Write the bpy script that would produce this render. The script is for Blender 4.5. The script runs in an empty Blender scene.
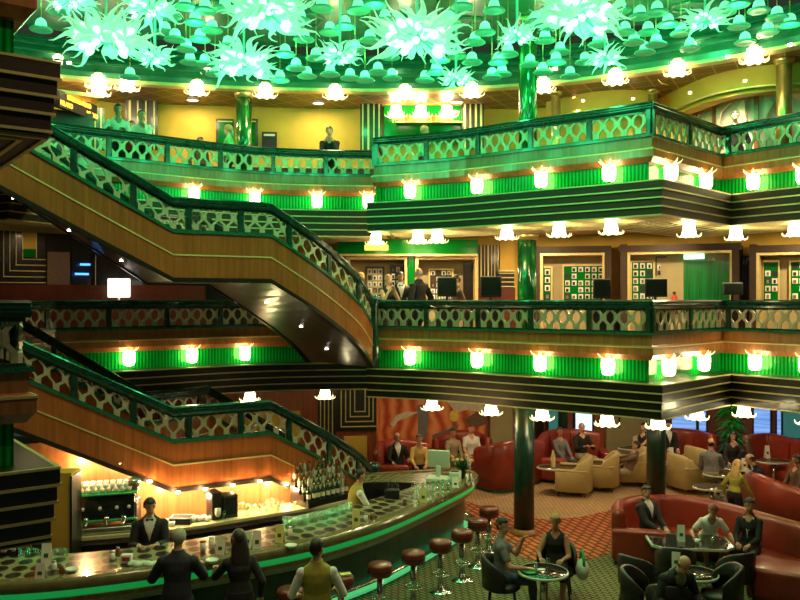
import bpy, bmesh, math, random
import numpy as np
from mathutils import Vector, Matrix
from mathutils.geometry import tessellate_polygon
random.seed(7)
PI = math.pi
SC = bpy.context.scene
COL = SC.collection
F, E, H = 800.0, 4.6, 3.45          # focal length in pixels, eye height, deck spacing
D2, D3 = 3.5, 6.95                  # deck floor heights

def P(px, py, d):
    return Vector(((px-400)/F*d, d, E-(py-300)/F*d))
def PZ(px, py, z):
    return P(px, py, F*(E-z)/(py-300))
def PD(px, d, z=0.0):
    return Vector(((px-400)/F*d, d, z))

# ------------------------------------------------------------------ materials
MATS = {}
def nodes_of(name):
    m = bpy.data.materials.new(name); m.use_nodes = True
    nt = m.node_tree; b = nt.nodes['Principled BSDF']
    MATS[name] = m
    return m, nt, b
def L(nt, a, b): nt.links.new(a, b)
def N(nt, t, **kw):
    n = nt.nodes.new(t)
    for k, v in kw.items():
        if k.startswith('i_'): n.inputs[k[2:].replace('_', ' ')].default_value = v
        else: setattr(n, k, v)
    return n
def ramp(nt, fac, stops, interp='LINEAR'):
    r = nt.nodes.new('ShaderNodeValToRGB'); r.color_ramp.interpolation = interp
    el = r.color_ramp.elements
    while len(el) < len(stops): el.new(0.5)
    for e, (p, c) in zip(el, stops):
        e.position = p; e.color = (*c, 1)
    L(nt, fac, r.inputs['Fac'])
    return r
def mat(name, col, rough=.5, metal=0.0, var=.15, scale=8.0, stretch=(1,1,1), emit=None, estr=0.0, bump=0.0, coat=0.0, sheen=0.0):
    m, nt, b = nodes_of(name)
    tc = N(nt, 'ShaderNodeTexCoord'); mp = N(nt, 'ShaderNodeMapping'); mp.inputs['Scale'].default_value = stretch
    nz = N(nt, 'ShaderNodeTexNoise'); nz.inputs['Scale'].default_value = scale; nz.inputs['Detail'].default_value = 5
    L(nt, tc.outputs['Object'], mp.inputs['Vector']); L(nt, mp.outputs['Vector'], nz.inputs['Vector'])
    lo = tuple(max(0, c*(1-var)) for c in col); hi = tuple(min(1, c*(1+var)) for c in col)
    r = ramp(nt, nz.outputs['Fac'], [(.3, lo), (.7, hi)])
    L(nt, r.outputs['Color'], b.inputs['Base Color'])
    b.inputs['Roughness'].default_value = rough; b.inputs['Metallic'].default_value = metal
    if coat: b.inputs['Coat Weight'].default_value = coat; b.inputs['Coat Roughness'].default_value = .08
    if sheen: b.inputs['Sheen Weight'].default_value = sheen
    if emit:
        b.inputs['Emission Color'].default_value = (*emit, 1); b.inputs['Emission Strength'].default_value = estr
    if bump:
        bp = N(nt, 'ShaderNodeBump'); bp.inputs['Strength'].default_value = bump; bp.inputs['Distance'].default_value = .02
        L(nt, nz.outputs['Fac'], bp.inputs['Height']); L(nt, bp.outputs['Normal'], b.inputs['Normal'])
    return m
def wood(name, c1, c2, rough=.3, scale=(14, 14, .8), coat=.3):
    m, nt, b = nodes_of(name)
    tc = N(nt, 'ShaderNodeTexCoord'); mp = N(nt, 'ShaderNodeMapping'); mp.inputs['Scale'].default_value = scale
    nz = N(nt, 'ShaderNodeTexNoise'); nz.inputs['Scale'].default_value = 1.0; nz.inputs['Detail'].default_value = 7; nz.inputs['Roughness'].default_value = .65
    L(nt, tc.outputs['Object'], mp.inputs['Vector']); L(nt, mp.outputs['Vector'], nz.inputs['Vector'])
    r = ramp(nt, nz.outputs['Fac'], [(.3, c1), (.7, c2)])
    L(nt, r.outputs['Color'], b.inputs['Base Color']); b.inputs['Roughness'].default_value = rough
    b.inputs['Coat Weight'].default_value = coat; b.inputs['Coat Roughness'].default_value = .1
    return m
def glow(name, col, s, base=None):
    m, nt, b = nodes_of(name)
    b.inputs['Base Color'].default_value = (*(base or col), 1); b.inputs['Roughness'].default_value = .4
    tc = N(nt, 'ShaderNodeTexCoord'); nz = N(nt, 'ShaderNodeTexNoise'); nz.inputs['Scale'].default_value = 6
    L(nt, tc.outputs['Object'], nz.inputs['Vector'])
    r = ramp(nt, nz.outputs['Fac'], [(.2, tuple(c*.85 for c in col)), (.8, col)])
    L(nt, r.outputs['Color'], b.inputs['Emission Color'])
    b.inputs['Emission Strength'].default_value = s
    return m

wood('copper_wood', (.22,.075,.018), (.42,.17,.05), .28)
wood('stair_wood', (.19,.052,.012), (.38,.115,.028), .28)
wood('red_wood', (.17,.038,.014), (.30,.08,.03), .3)
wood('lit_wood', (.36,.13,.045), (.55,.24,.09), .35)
mat('rail_green', (.006,.045,.03), .25, .2, .3, 5, coat=.5)
mat('lattice_metal', (.44,.41,.27), .35, .25, .12, 20)
mat('gold', (.62,.46,.16), .3, .8, .1, 10)
mat('gold_line', (.62,.52,.22), .38, .3, .1, 10)
mat('black_lacquer', (.012,.010,.008), .3, 0, .4, 12, coat=.4)
mat('brown_lacquer', (.040,.027,.017), .5, 0, .25, 12, (1,1,8))
MATS['brown_lacquer'].node_tree.nodes['Principled BSDF'].inputs['Specular IOR Level'].default_value=.25
mat('yellow_wall', (.55,.36,.045), .7, 0, .06, 3)
mat('cream_ceiling', (.55,.48,.27), .5, 0, .08, 4)
mat('dark_ceiling', (.10,.075,.045), .3, 0, .25, 6, coat=.3)
mat('red_leather', (.27,.033,.016), .34, 0, .18, 5, bump=.05, coat=.15)
mat('cream_leather', (.50,.40,.17), .4, 0, .08, 5)
mat('dark_leather', (.02,.018,.016), .35, 0, .3, 8)
mat('stool_leather', (.16,.022,.014), .3, 0, .2, 8, coat=.3)
mat('bar_edge', (.17,.14,.06), .22, 0, .2, 8, coat=.5)
mat('chrome', (.75,.75,.72), .15, 1.0, .05, 5)
mat('steel', (.45,.47,.45), .28, .9, .1, 8)
mat('black_plastic', (.012,.012,.012), .4, 0, .2, 20)
mat('white_card', (.75,.76,.66), .6, 0, .04, 4)
mat('yellow_card', (.70,.66,.22), .6, 0, .04, 4)
mat('pale_plastic', (.55,.66,.52), .45, 0, .05, 6)
mat('china', (.85,.85,.80), .2, 0, .03, 6)
mat('leaf_green', (.03,.14,.03), .45, 0, .4, 9)
mat('bright_leaf', (.02,.30,.04), .45, 0, .4, 9)
mat('flower_yellow', (.8,.55,.08), .5, 0, .2, 9)
mat('flower_orange', (.8,.25,.05), .5, 0, .2, 9)
mat('green_glow_plinth', (.03,.12,.06), .4, 0, .2, 9)
mat('cloth_white', (.72,.72,.68), .8, 0, .08, 14, sheen=.2)
mat('cloth_cream', (.62,.55,.42), .8, 0, .12, 14)
mat('cloth_black', (.012,.012,.014), .8, 0, .3, 14)
mat('cloth_navy', (.016,.018,.03), .8, 0, .3, 14)
mat('cloth_grey', (.17,.17,.18), .85, 0, .15, 14)
mat('cloth_denim', (.06,.08,.12), .85, 0, .2, 20)
mat('cloth_brown', (.16,.10,.06), .85, 0, .2, 20)
mat('cloth_khaki', (.34,.29,.18), .85, 0, .15, 20)
mat('cloth_olive', (.36,.32,.045), .75, 0, .12, 20)
mat('cloth_yellow', (.66,.45,.13), .8, 0, .1, 14)
mat('cloth_green', (.06,.55,.18), .8, 0, .1, 14)
mat('cloth_red', (.40,.05,.03), .8, 0, .1, 14)
mat('skin', (.58,.32,.20), .5, 0, .06, 6)
mat('skin_tan', (.42,.21,.115), .5, 0, .06, 6)
mat('hair_dark', (.018,.012,.008), .5, 0, .4, 40)
mat('hair_brown', (.09,.045,.02), .5, 0, .4, 40)
mat('hair_blond', (.45,.30,.10), .5, 0, .25, 40)
mat('hair_grey', (.36,.35,.30), .6, 0, .2, 40)
mat('hair_red', (.16,.045,.03), .5, 0, .3, 40)
mat('eye_dark', (.015,.012,.01), .2, 0, .1, 6)
mat('lip', (.30,.08,.06), .5, 0, .1, 6)
mat('shoe_black', (.01,.01,.01), .25, 0, .2, 6)
mat('screen_dark', (.012,.02,.018), .15, 0, .2, 3)
mat('bottle_green', (.01,.05,.02), .08, 0, .3, 6, coat=.6)
mat('bottle_amber', (.18,.06,.01), .08, 0, .3, 6, coat=.6)
mat('bottle_clear', (.35,.38,.33), .08, 0, .2, 6, coat=.6)
mat('bottle_label', (.70,.66,.45), .6, 0, .1, 6)
mat('photo_white', (.70,.70,.66), .5, 0, .05, 4)
mat('blue_screen_frame', (.01,.012,.02), .3, 0, .2, 4)
mat('dome_green', (.02,.13,.06), .4, .1, .35, 2.5, coat=.2)
mat('cornice_green', (.05,.17,.10), .3, .3, .25, 3, coat=.2)
mat('white_drape', (.72,.70,.62), .8, 0, .06, 3)
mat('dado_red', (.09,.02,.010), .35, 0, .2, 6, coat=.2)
mat('far_wall_red', (.26,.07,.035), .5, 0, .15, 3)
mat('tan_wall', (.33,.29,.14), .6, 0, .08, 3)
mat('purple_shell', (.16,.05,.10), .5, 0, .15, 6)
mat('green_bead', (.03,.35,.12), .25, 0, .2, 9)

def glass_green():
    m, nt, b = nodes_of('green_glass')
    uv = N(nt, 'ShaderNodeUVMap'); mp = N(nt, 'ShaderNodeMapping'); mp.inputs['Scale'].default_value = (1,1,1)
    w = N(nt, 'ShaderNodeTexWave'); w.inputs['Scale'].default_value = 4.5; w.inputs['Distortion'].default_value = .4
    nz = N(nt, 'ShaderNodeTexNoise'); nz.inputs['Scale'].default_value = 1.3; nz.inputs['Detail'].default_value = 3
    L(nt, uv.outputs['UV'], mp.inputs['Vector']); L(nt, mp.outputs['Vector'], w.inputs['Vector']); L(nt, mp.outputs['Vector'], nz.inputs['Vector'])
    mx = N(nt, 'ShaderNodeMath', operation='MULTIPLY'); L(nt, w.outputs['Fac'], mx.inputs[0]); L(nt, nz.outputs['Fac'], mx.inputs[1])
    r = ramp(nt, mx.outputs[0], [(.05, (.001,.13,.012)), (.6, (.004,.46,.045))])
    L(nt, r.outputs['Color'], b.inputs['Base Color'])
    b.inputs['Roughness'].default_value = .14; b.inputs['Specular IOR Level'].default_value = .22
    bp = N(nt, 'ShaderNodeBump'); bp.inputs['Strength'].default_value = .08; bp.inputs['Distance'].default_value = .02
    L(nt, w.outputs['Fac'], bp.inputs['Height']); L(nt, bp.outputs['Normal'], b.inputs['Normal'])
glass_green()
def marble_green():
    m, nt, b = nodes_of('green_marble')
    tc = N(nt, 'ShaderNodeTexCoord'); mp = N(nt, 'ShaderNodeMapping'); mp.inputs['Scale'].default_value = (6,6,1.6)
    v = N(nt, 'ShaderNodeTexVoronoi'); v.inputs['Scale'].default_value = 1.8
    nz = N(nt, 'ShaderNodeTexNoise'); nz.inputs['Scale'].default_value = 1.5; nz.inputs['Detail'].default_value = 6
    L(nt, tc.outputs['Object'], mp.inputs['Vector']); L(nt, mp.outputs['Vector'], nz.inputs['Vector'])
    ad = N(nt, 'ShaderNodeMix', data_type='VECTOR'); ad.inputs['Factor'].default_value = .35
    L(nt, mp.outputs['Vector'], ad.inputs[4]); L(nt, nz.outputs['Color'], ad.inputs[5]); L(nt, ad.outputs[1], v.inputs['Vector'])
    r = ramp(nt, v.outputs['Distance'], [(.1, (.40,.75,.35)), (.28, (.012,.26,.05)), (.6, (.005,.08,.02))])
    L(nt, r.outputs['Color'], b.inputs['Base Color']); b.inputs['Roughness'].default_value = .15; b.inputs['Coat Weight'].default_value = .5
marble_green()
mat('dark_marble', (.006,.028,.014), .3, 0, .6, 9, (1,1,.4), coat=.15)
mat('speckled_trim', (.012,.11,.06), .2, .1, .8, 70, coat=.5)
def carpet(name, c1, c2, scale, rot=PI/4, kind='checker'):
    m, nt, b = nodes_of(name)
    tc = N(nt, 'ShaderNodeTexCoord'); mp = N(nt, 'ShaderNodeMapping'); mp.inputs['Rotation'].default_value = (0,0,rot)
    L(nt, tc.outputs['Object'], mp.inputs['Vector'])
    if kind == 'checker':
        t = N(nt, 'ShaderNodeTexBrick'); t.inputs['Scale'].default_value = scale; t.offset = .5
        t.inputs['Color1'].default_value = (*c2,1); t.inputs['Color2'].default_value = (*[x*.8 for x in c2],1); t.inputs['Mortar'].default_value = (*c1,1)
        t.inputs['Mortar Size'].default_value = .045; t.inputs['Brick Width'].default_value = .5; t.inputs['Row Height'].default_value = .25
        out = t.outputs['Color']
    else:
        t = N(nt, 'ShaderNodeTexWave'); t.inputs['Scale'].default_value = scale; t.wave_profile = 'TRI'; t.inputs['Distortion'].default_value = 1.5; t.inputs['Detail Scale'].default_value = 3
        out = ramp(nt, t.outputs['Fac'], [(.35, c1), (.65, c2)]).outputs['Color']
    L(nt, mp.outputs['Vector'], t.inputs['Vector'])
    L(nt, out, b.inputs['Base Color']); b.inputs['Roughness'].default_value = .95
carpet('carpet_green', (.03,.035,.018), (.24,.23,.095), 3.2)
carpet('carpet_orange', (.10,.03,.012), (.62,.17,.055), 1.8, PI/2.6)
carpet('carpet_cream', (.26,.13,.05), (.62,.45,.24), 4.0)
carpet('deck_carpet', (.12,.02,.015), (.22,.05,.03), 3.0)
def bar_top():
    m, nt, b = nodes_of('bar_top')
    uv = N(nt, 'ShaderNodeUVMap'); mp = N(nt, 'ShaderNodeMapping'); mp.inputs['Scale'].default_value = (4.2,3.6,1)
    L(nt, uv.outputs['UV'], mp.inputs['Vector'])
    v = N(nt, 'ShaderNodeTexVoronoi'); v.inputs['Scale'].default_value = 1.0; v.inputs['Randomness'].default_value = .12
    L(nt, mp.outputs['Vector'], v.inputs['Vector'])
    r = ramp(nt, v.outputs['Distance'], [(.40, (.02,.012,.008)), (.46, (.30,.27,.14))])
    L(nt, r.outputs['Color'], b.inputs['Base Color']); b.inputs['Roughness'].default_value = .3; b.inputs['Coat Weight'].default_value = .12; b.inputs['Coat Roughness'].default_value = .15
bar_top()
def grid_mat(name, base, line, scale):
    m, nt, b = nodes_of(name)
    tc = N(nt, 'ShaderNodeTexCoord'); mp = N(nt, 'ShaderNodeMapping'); mp.inputs['Rotation'].default_value = (0,0,.5)
    t = N(nt, 'ShaderNodeTexBrick'); t.offset = 0; t.inputs['Scale'].default_value = scale
    t.inputs['Color1'].default_value = (*base,1); t.inputs['Color2'].default_value = (*[x*.85 for x in base],1); t.inputs['Mortar'].default_value = (*line,1)
    t.inputs['Mortar Size'].default_value = .02; t.inputs['Brick Width'].default_value = .5; t.inputs['Row Height'].default_value = .5
    L(nt, tc.outputs['Object'], mp.inputs['Vector']); L(nt, mp.outputs['Vector'], t.inputs['Vector'])
    L(nt, t.outputs['Color'], b.inputs['Base Color']); b.inputs['Roughness'].default_value = .35
grid_mat('grid_ceiling', (.20,.095,.04), (.50,.36,.13), 1.1)
def see_glass(name, tint=(.9,1,.95), mixf=.82):
    m, nt, b = nodes_of(name)
    tr = N(nt, 'ShaderNodeBsdfTransparent'); tr.inputs['Color'].default_value = (*tint,1)
    gl = N(nt, 'ShaderNodeBsdfGlossy'); gl.inputs['Roughness'].default_value = .06; gl.inputs['Color'].default_value = (.95,.97,.92,1)
    lw = N(nt, 'ShaderNodeLayerWeight'); lw.inputs['Blend'].default_value = .45
    mx = N(nt, 'ShaderNodeMixShader'); L(nt, lw.outputs['Facing'], mx.inputs['Fac']); L(nt, tr.outputs[0], mx.inputs[1]); L(nt, gl.outputs[0], mx.inputs[2])
    L(nt, mx.outputs[0], nt.nodes['Material Output'].inputs['Surface'])
see_glass('clear_glass')
def mural():
    m, nt, b = nodes_of('mural')
    tc = N(nt, 'ShaderNodeTexCoord'); mp = N(nt, 'ShaderNodeMapping'); L(nt, tc.outputs['Object'], mp.inputs['Vector'])
    w = N(nt, 'ShaderNodeTexWave'); w.inputs['Scale'].default_value = .9; w.inputs['Distortion'].default_value = 6; w.inputs['Detail'].default_value = 3; w.inputs['Detail Scale'].default_value = 1.2
    L(nt, mp.outputs['Vector'], w.inputs['Vector'])
    r = ramp(nt, w.outputs['Fac'], [(.0, (.45,.06,.012)), (.5, (.70,.16,.035)), (1, (.78,.30,.10))])
    L(nt, r.outputs['Color'], b.inputs['Base Color']); b.inputs['Roughness'].default_value = .55
mural()
def sea():
    m, nt, b = nodes_of('sea_daylight')
    tc = N(nt, 'ShaderNodeTexCoord'); mp = N(nt, 'ShaderNodeMapping'); mp.inputs['Scale'].default_value = (.6,.6,9)
    nz = N(nt, 'ShaderNodeTexNoise'); nz.inputs['Scale'].default_value = 1.2; nz.inputs['Detail'].default_value = 4
    L(nt, tc.outputs['Object'], mp.inputs['Vector']); L(nt, mp.outputs['Vector'], nz.inputs['Vector'])
    r = ramp(nt, nz.outputs['Fac'], [(.35, (.08,.22,.62)), (.7, (.30,.52,.95))])
    L(nt, r.outputs['Color'], b.inputs['Emission Color']); b.inputs['Emission Strength'].default_value = .8
    b.inputs['Base Color'].default_value = (.02,.05,.12,1)
sea()
glow('dusk_daylight', (.55,.75,1.0), 1.1)
glow('warm_lamp', (1.0,.78,.38), 15, (.9,.8,.6))
glow('bell_lamp', (1.0,.86,.50), 20, (.9,.8,.6))
glow('lamp_rim', (1.0,.82,.40), 1.2, (.9,.8,.5))
glow('white_spot', (1.0,.93,.80), 14)
glow('jade_light', (.03,.6,.22), .6, (.1,.35,.22))
glow('jade_tip', (.28,.97,.48), .58, (.25,.6,.42))
glow('jade_bulb', (.45,1.0,.66), 1.5, (.2,.4,.3))
glow('bell_jade', (.18,.9,.45), 1.0, (.15,.4,.28))
glow('bell_disc', (.03,.45,.16), .35, (.06,.3,.15))
glow('neon_green', (.02,.75,.15), .2)
mat('green_curtain', (.003,.13,.022), .25, 0, .5, 3, (9,9,.3))
glow('neon_white', (.15,1.0,.40), .26)
glow('led_orange', (1.0,.42,.03), 4.0)
glow('led_board', (.35,.14,.01), .25)
glow('blue_screen', (.06,.30,1.0), 2.2)
glow('exit_green', (.30,1.0,.70), 1.8)
glow('lit_board', (1.0,.90,.75), 1.6)
glow('teal_pane', (.03,.16,.15), .5)
glow('spot_warm', (1.0,.75,.40), 10)

# ------------------------------------------------------------------ scene graph helpers
def link(o, parent=None):
    COL.objects.link(o)
    if parent is not None: o.parent = parent
    return o
def tag(o, label=None, cat=None, group=None, kind=None):
    if label: o['label'] = label
    if cat: o['category'] = cat
    if group: o['group'] = group
    if kind: o['kind'] = kind
    return o
def thing(name, label, cat, loc=(0,0,0), rz=0, group=None, rot=None):
    o = bpy.data.objects.new(name, None); o.empty_display_size = .1
    COL.objects.link(o); o.location = loc; o.rotation_euler = rot if rot else (0,0,rz)
    return tag(o, label, cat, group)
KIDS = {}
def dup(root, loc, rz=None, label=None, group=None, scale=None, rot=None):
    def cp(o, parent):
        c = o.copy(); COL.objects.link(c)
        if parent is not None:
            c.parent = parent
        for k in list(o.children): cp(k, c)
        return c
    r = cp(root, None); r.location = loc
    if rz is not None: r.rotation_euler = (0,0,rz)
    if rot is not None: r.rotation_euler = rot
    if label: r['label'] = label
    if group: r['group'] = group
    if scale: r.scale = (scale,)*3
    return r
class MB:
    def __init__(s): s.v=[]; s.f=[]; s.m=[]; s.uv=None; s.smooth=[]
    def add(s, vs, fs, mi=0, smooth=False):
        n=len(s.v); s.v += [tuple(v) for v in vs]
        for f in fs:
            s.f.append(tuple(i+n for i in f)); s.m.append(mi); s.smooth.append(smooth)
        return s
    def box(s, c, size, rz=0, mi=0, rx=0, taper=1.0):
        M = Matrix.Rotation(rz,3,'Z') @ Matrix.Rotation(rx,3,'X'); c = Vector(c); hx,hy,hz = [d/2 for d in size]
        vs = []
        for z,t in ((-hz,1),(hz,taper)):
            for x,y in ((-hx*t,-hy*t),(hx*t,-hy*t),(hx*t,hy*t),(-hx*t,hy*t)): vs.append(c+M@Vector((x,y,z)))
        return s.add(vs, [(3,2,1,0),(4,5,6,7),(0,1,5,4),(1,2,6,5),(2,3,7,6),(3,0,4,7)], mi)
    def rbox(s, c, size, r=.03, rz=0, mi=0, seg=3, rx=0):
        bm = bmesh.new(); bmesh.ops.create_cube(bm, size=1)
        bmesh.ops.scale(bm, vec=Vector(size), verts=bm.verts)
        bmesh.ops.bevel(bm, geom=bm.edges[:], offset=r, segments=seg, profile=.5, affect='EDGES')
        M = Matrix.Translation(Vector(c)) @ Matrix.Rotation(rz,4,'Z') @ Matrix.Rotation(rx,4,'X')
        bm.transform(M); bm.verts.index_update()
        s.add([v.co.copy() for v in bm.verts], [tuple(v.index for v in f.verts) for f in bm.faces], mi, True); bm.free()
        return s
    def lathe(s, prof, c=(0,0,0), seg=16, mi=0, sx=1, sy=1, smooth=True, wave=0, nw=0, cap=True):
        c = Vector(c); vs=[]; fs=[]; n=len(prof)
        for (r,z) in prof:
            for k in range(seg):
                a=2*PI*k/seg; rr = r*(1+wave*math.cos(nw*a)) if wave else r
                vs.append((c.x+rr*math.cos(a)*sx, c.y+rr*math.sin(a)*sy, c.z+z))
        for i in range(n-1):
            for k in range(seg):
                k2=(k+1)%seg; fs.append((i*seg+k,i*seg+k2,(i+1)*seg+k2,(i+1)*seg+k))
        if cap and prof[0][0]>1e-6: fs.append(tuple(range(seg-1,-1,-1)))
        if cap and prof[-1][0]>1e-6: fs.append(tuple((n-1)*seg+k for k in range(seg)))
        return s.add(vs, fs, mi, smooth)
    def ell(s, c, r, seg=14, rings=9, mi=0, M=None):
        vs=[]; fs=[]; c=Vector(c)
        for i in range(rings+1):
            t=PI*i/rings
            for k in range(seg):
                a=2*PI*k/seg
                v=Vector((r[0]*math.sin(t)*math.cos(a), r[1]*math.sin(t)*math.sin(a), -r[2]*math.cos(t)))
                if M is not None: v = M@v
                vs.append(c+v)
        for i in range(rings):
            for k in range(seg):
                k2=(k+1)%seg; fs.append((i*seg+k,i*seg+k2,(i+1)*seg+k2,(i+1)*seg+k))
        return s.add(vs, fs, mi, True)
    def tube(s, pts, rad, seg=8, mi=0, flat=1.0, cap=True):
        pts=[Vector(p) for p in pts]; n=len(pts)
        if not hasattr(rad,'__len__'): rad=[rad]*n
        vs=[]; fs=[]; up=None
        for i,p in enumerate(pts):
            t=(pts[min(i+1,n-1)]-pts[max(i-1,0)])
            t = t.normalized() if t.length>1e-9 else Vector((0,0,1))
            if up is None:
                up = Vector((0,0,1)) if abs(t.z)<.9 else Vector((1,0,0))
            a=t.cross(up)
            if a.length<1e-4: a=t.cross(Vector((0,1,0)))
            a.normalize(); b=a.cross(t).normalized(); up=b
            for k in range(seg):
                an=2*PI*k/seg; vs.append(p+a*rad[i]*math.cos(an)+b*rad[i]*flat*math.sin(an))
        for i in range(n-1):
            for k in range(seg):
                k2=(k+1)%seg; fs.append((i*seg+k,i*seg+k2,(i+1)*seg+k2,(i+1)*seg+k))
        if cap: fs += [tuple(range(seg-1,-1,-1)), tuple((n-1)*seg+k for k in range(seg))]
        return s.add(vs, fs, mi, True)
    def prism(s, poly, z0, z1, mi=0):
        poly=[(p[0],p[1]) for p in poly]; n=len(poly)
        area=sum(poly[i][0]*poly[(i+1)%n][1]-poly[(i+1)%n][0]*poly[i][1] for i in range(n))
        if area<0: poly=poly[::-1]
        tri=tessellate_polygon([[Vector((x,y,0)) for x,y in poly]])
        vs=[(x,y,z0) for x,y in poly]+[(x,y,z1) for x,y in poly]
        fs=[]
        for t in tri:
            a,b,c=t
            cr=(poly[b][0]-poly[a][0])*(poly[c][1]-poly[a][1])-(poly[b][1]-poly[a][1])*(poly[c][0]-poly[a][0])
            if cr<0: a,b,c=a,c,b
            fs.append((a+n,b+n,c+n)); fs.append((c,b,a))
        fs += [(i,(i+1)%n,(i+1)%n+n,i+n) for i in range(n)]
        return s.add(vs, fs, mi)
    def sweep(s, path, prof, closed=True, mi=0, smooth=False, ends=True, uv=False, pm=None):
        """prof: (offset to the right of travel, height); path: 3D points; pm: material per profile edge"""
        path=[Vector(p) for p in path]; nrm=miters(path); m=len(prof); n0=len(s.v); vs=[]; fs=[]; ms=[]
        for p,nn in zip(path,nrm):
            for (o,h) in prof: vs.append(p+nn*o+Vector((0,0,h)))
        if uv and s.uv is None: s.uv={}
        acc=[0]
        for a,b in zip(path,path[1:]): acc.append(acc[-1]+(b-a).length)
        e = m if closed else m-1
        base=len(s.f)
        pl=[0]
        for a,b in zip(prof,prof[1:]): pl.append(pl[-1]+math.hypot(b[0]-a[0],b[1]-a[1]))
        pl.append(pl[-1]+.1)
        for i in range(len(path)-1):
            for k in range(e):
                k2=(k+1)%m
                f=(i*m+k,(i+1)*m+k,(i+1)*m+k2,i*m+k2)
                fs.append(f); ms.append(pm[k] if pm else mi)
                if uv: s.uv[base+len(fs)-1]=[(acc[i],pl[k]),(acc[i+1],pl[k]),(acc[i+1],pl[k+1]),(acc[i],pl[k+1])]
        if closed and ends:
            fs.append(tuple(range(m))); ms.append(ms[0]); q=(len(path)-1)*m; fs.append(tuple(q+m-1-k for k in range(m))); ms.append(ms[0])
        s.v += [tuple(v) for v in vs]
        for f,mm in zip(fs,ms):
            s.f.append(tuple(i+n0 for i in f)); s.m.append(mm); s.smooth.append(smooth)
        return s
    def build(s, name, mats, parent=None, loc=None, rz=0, flip=True):
        me=bpy.data.meshes.new(name); me.from_pydata(s.v,[],s.f)
        if isinstance(mats,str): mats=[mats]
        for x in mats: me.materials.append(MATS[x])
        me.polygons.foreach_set('material_index', s.m); me.polygons.foreach_set('use_smooth', s.smooth)
        if s.uv is not None:
            ul=me.uv_layers.new(name='UVMap')
            for pi,cs in s.uv.items():
                for li,c in zip(me.polygons[pi].loop_indices,cs): ul.data[li].uv=c
        me.update()
        o=bpy.data.objects.new(name,me); link(o,parent)
        if loc is not None: o.location=loc
        if rz: o.rotation_euler=(0,0,rz)
        return o
def miters(path):
    n=len(path); out=[]
    ds=[]
    for a,b in zip(path,path[1:]):
        d=Vector((b[0]-a[0],b[1]-a[1],0)); ds.append(d.normalized() if d.length>1e-9 else Vector((1,0,0)))
    for i in range(n):
        a=ds[max(i-1,0)]; b=ds[min(i,n-2)]
        na=Vector((a.y,-a.x,0)); nb=Vector((b.y,-b.x,0)); m=(na+nb)
        if m.length<1e-6: m=na
        m.normalize(); c=max(.35,m.dot(na)); out.append(m/c)
    return out
def offset_path(path, o):
    return [Vector(p)+n*o for p,n in zip(path,miters([Vector(p) for p in path]))]
def catmull(pts, k=6):
    pts=[Vector(p) for p in pts]; out=[]; n=len(pts)
    for i in range(n-1):
        p0=pts[max(i-1,0)]; p1=pts[i]; p2=pts[i+1]; p3=pts[min(i+2,n-1)]
        for j in range(k):
            t=j/k
            out.append(.5*((2*p1)+(p2-p0)*t+(2*p0-5*p1+4*p2-p3)*t*t+(3*p1-p0-3*p2+p3)*t**3))
    out.append(pts[-1]); return out
class Path:
    def __init__(s, pts):
        s.p=[Vector(p) for p in pts]; s.a=[0]
        for a,b in zip(s.p,s.p[1:]): s.a.append(s.a[-1]+Vector((b.x-a.x,b.y-a.y,0)).length)
        s.len=s.a[-1]; s.n=miters(s.p)
    def at(s, t):
        t=min(max(t,0),s.len)
        for i in range(len(s.p)-1):
            if t<=s.a[i+1]+1e-9:
                u=(t-s.a[i])/max(s.a[i+1]-s.a[i],1e-9)
                d=(s.p[i+1]-s.p[i]); dd=Vector((d.x,d.y,0)).normalized()
                return s.p[i]+(s.p[i+1]-s.p[i])*u, dd, Vector((dd.y,-dd.x,0))
    def at_px(s, px, off=0):
        best=None
        for k in range(2001):
            t=s.len*k/2000; q,d,n=s.at(t); w=q+n*off
            e=abs(400+F*w.x/w.y-px)
            if best is None or e<best[0]: best=(e,t,w,d,n)
        return best[1:]
def text_mesh(body, size, name, matn, parent, loc, rot, depth=.004, sx=1.0):
    cu=bpy.data.curves.new(name,'FONT'); cu.body=body; cu.size=size; cu.extrude=depth; cu.align_x='CENTER'; cu.align_y='CENTER'
    t=bpy.data.objects.new(name+'_tmp',cu); COL.objects.link(t)
    me=bpy.data.meshes.new_from_object(t.evaluated_get(bpy.context.evaluated_depsgraph_get()))
    bpy.data.objects.remove(t); me.materials.clear(); me.materials.append(MATS[matn])
    o=bpy.data.objects.new(name,me); link(o,parent); o.location=loc; o.rotation_euler=rot; o.scale=(sx,1,1)
    return o
ORD=['first','second','third','fourth','fifth','sixth','seventh','eighth','ninth','tenth','eleventh','twelfth','thirteenth','fourteenth','fifteenth','sixteenth','seventeenth','eighteenth','nineteenth','twentieth']
# ------------------------------------------------------------------ people
def ik(a, b, l1, l2, pole):
    a=Vector(a); b=Vector(b); d=b-a; L0=d.length
    mx=(l1+l2)*.995
    if L0>mx: b=a+d*(mx/L0); d=b-a; L0=mx
    x=(l1*l1-l2*l2+L0*L0)/(2*L0); h=math.sqrt(max(l1*l1-x*x,0)); u=d.normalized()
    p=Vector(pole); p=p-u*p.dot(u)
    if p.length<1e-5: p=Vector((0,0,-1))-u*u.z*-1
    return a+u*x+p.normalized()*h, b
def rings(mb, secs, n=12):
    """secs: (centre, xaxis, yaxis, rx, ry)"""
    vs=[]; fs=[]
    for c,ax,ay,rx,ry in secs:
        for k in range(n):
            a=2*PI*k/n; vs.append(c+ax*rx*math.cos(a)+ay*ry*math.sin(a))
    m=len(secs)
    for i in range(m-1):
        for k in range(n):
            k2=(k+1)%n; fs.append((i*n+k,i*n+k2,(i+1)*n+k2,(i+1)*n+k))
    fs += [tuple(range(n-1,-1,-1)), tuple((m-1)*n+k for k in range(n))]
    mb.add(vs,fs)
EYE_ME={}
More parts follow.
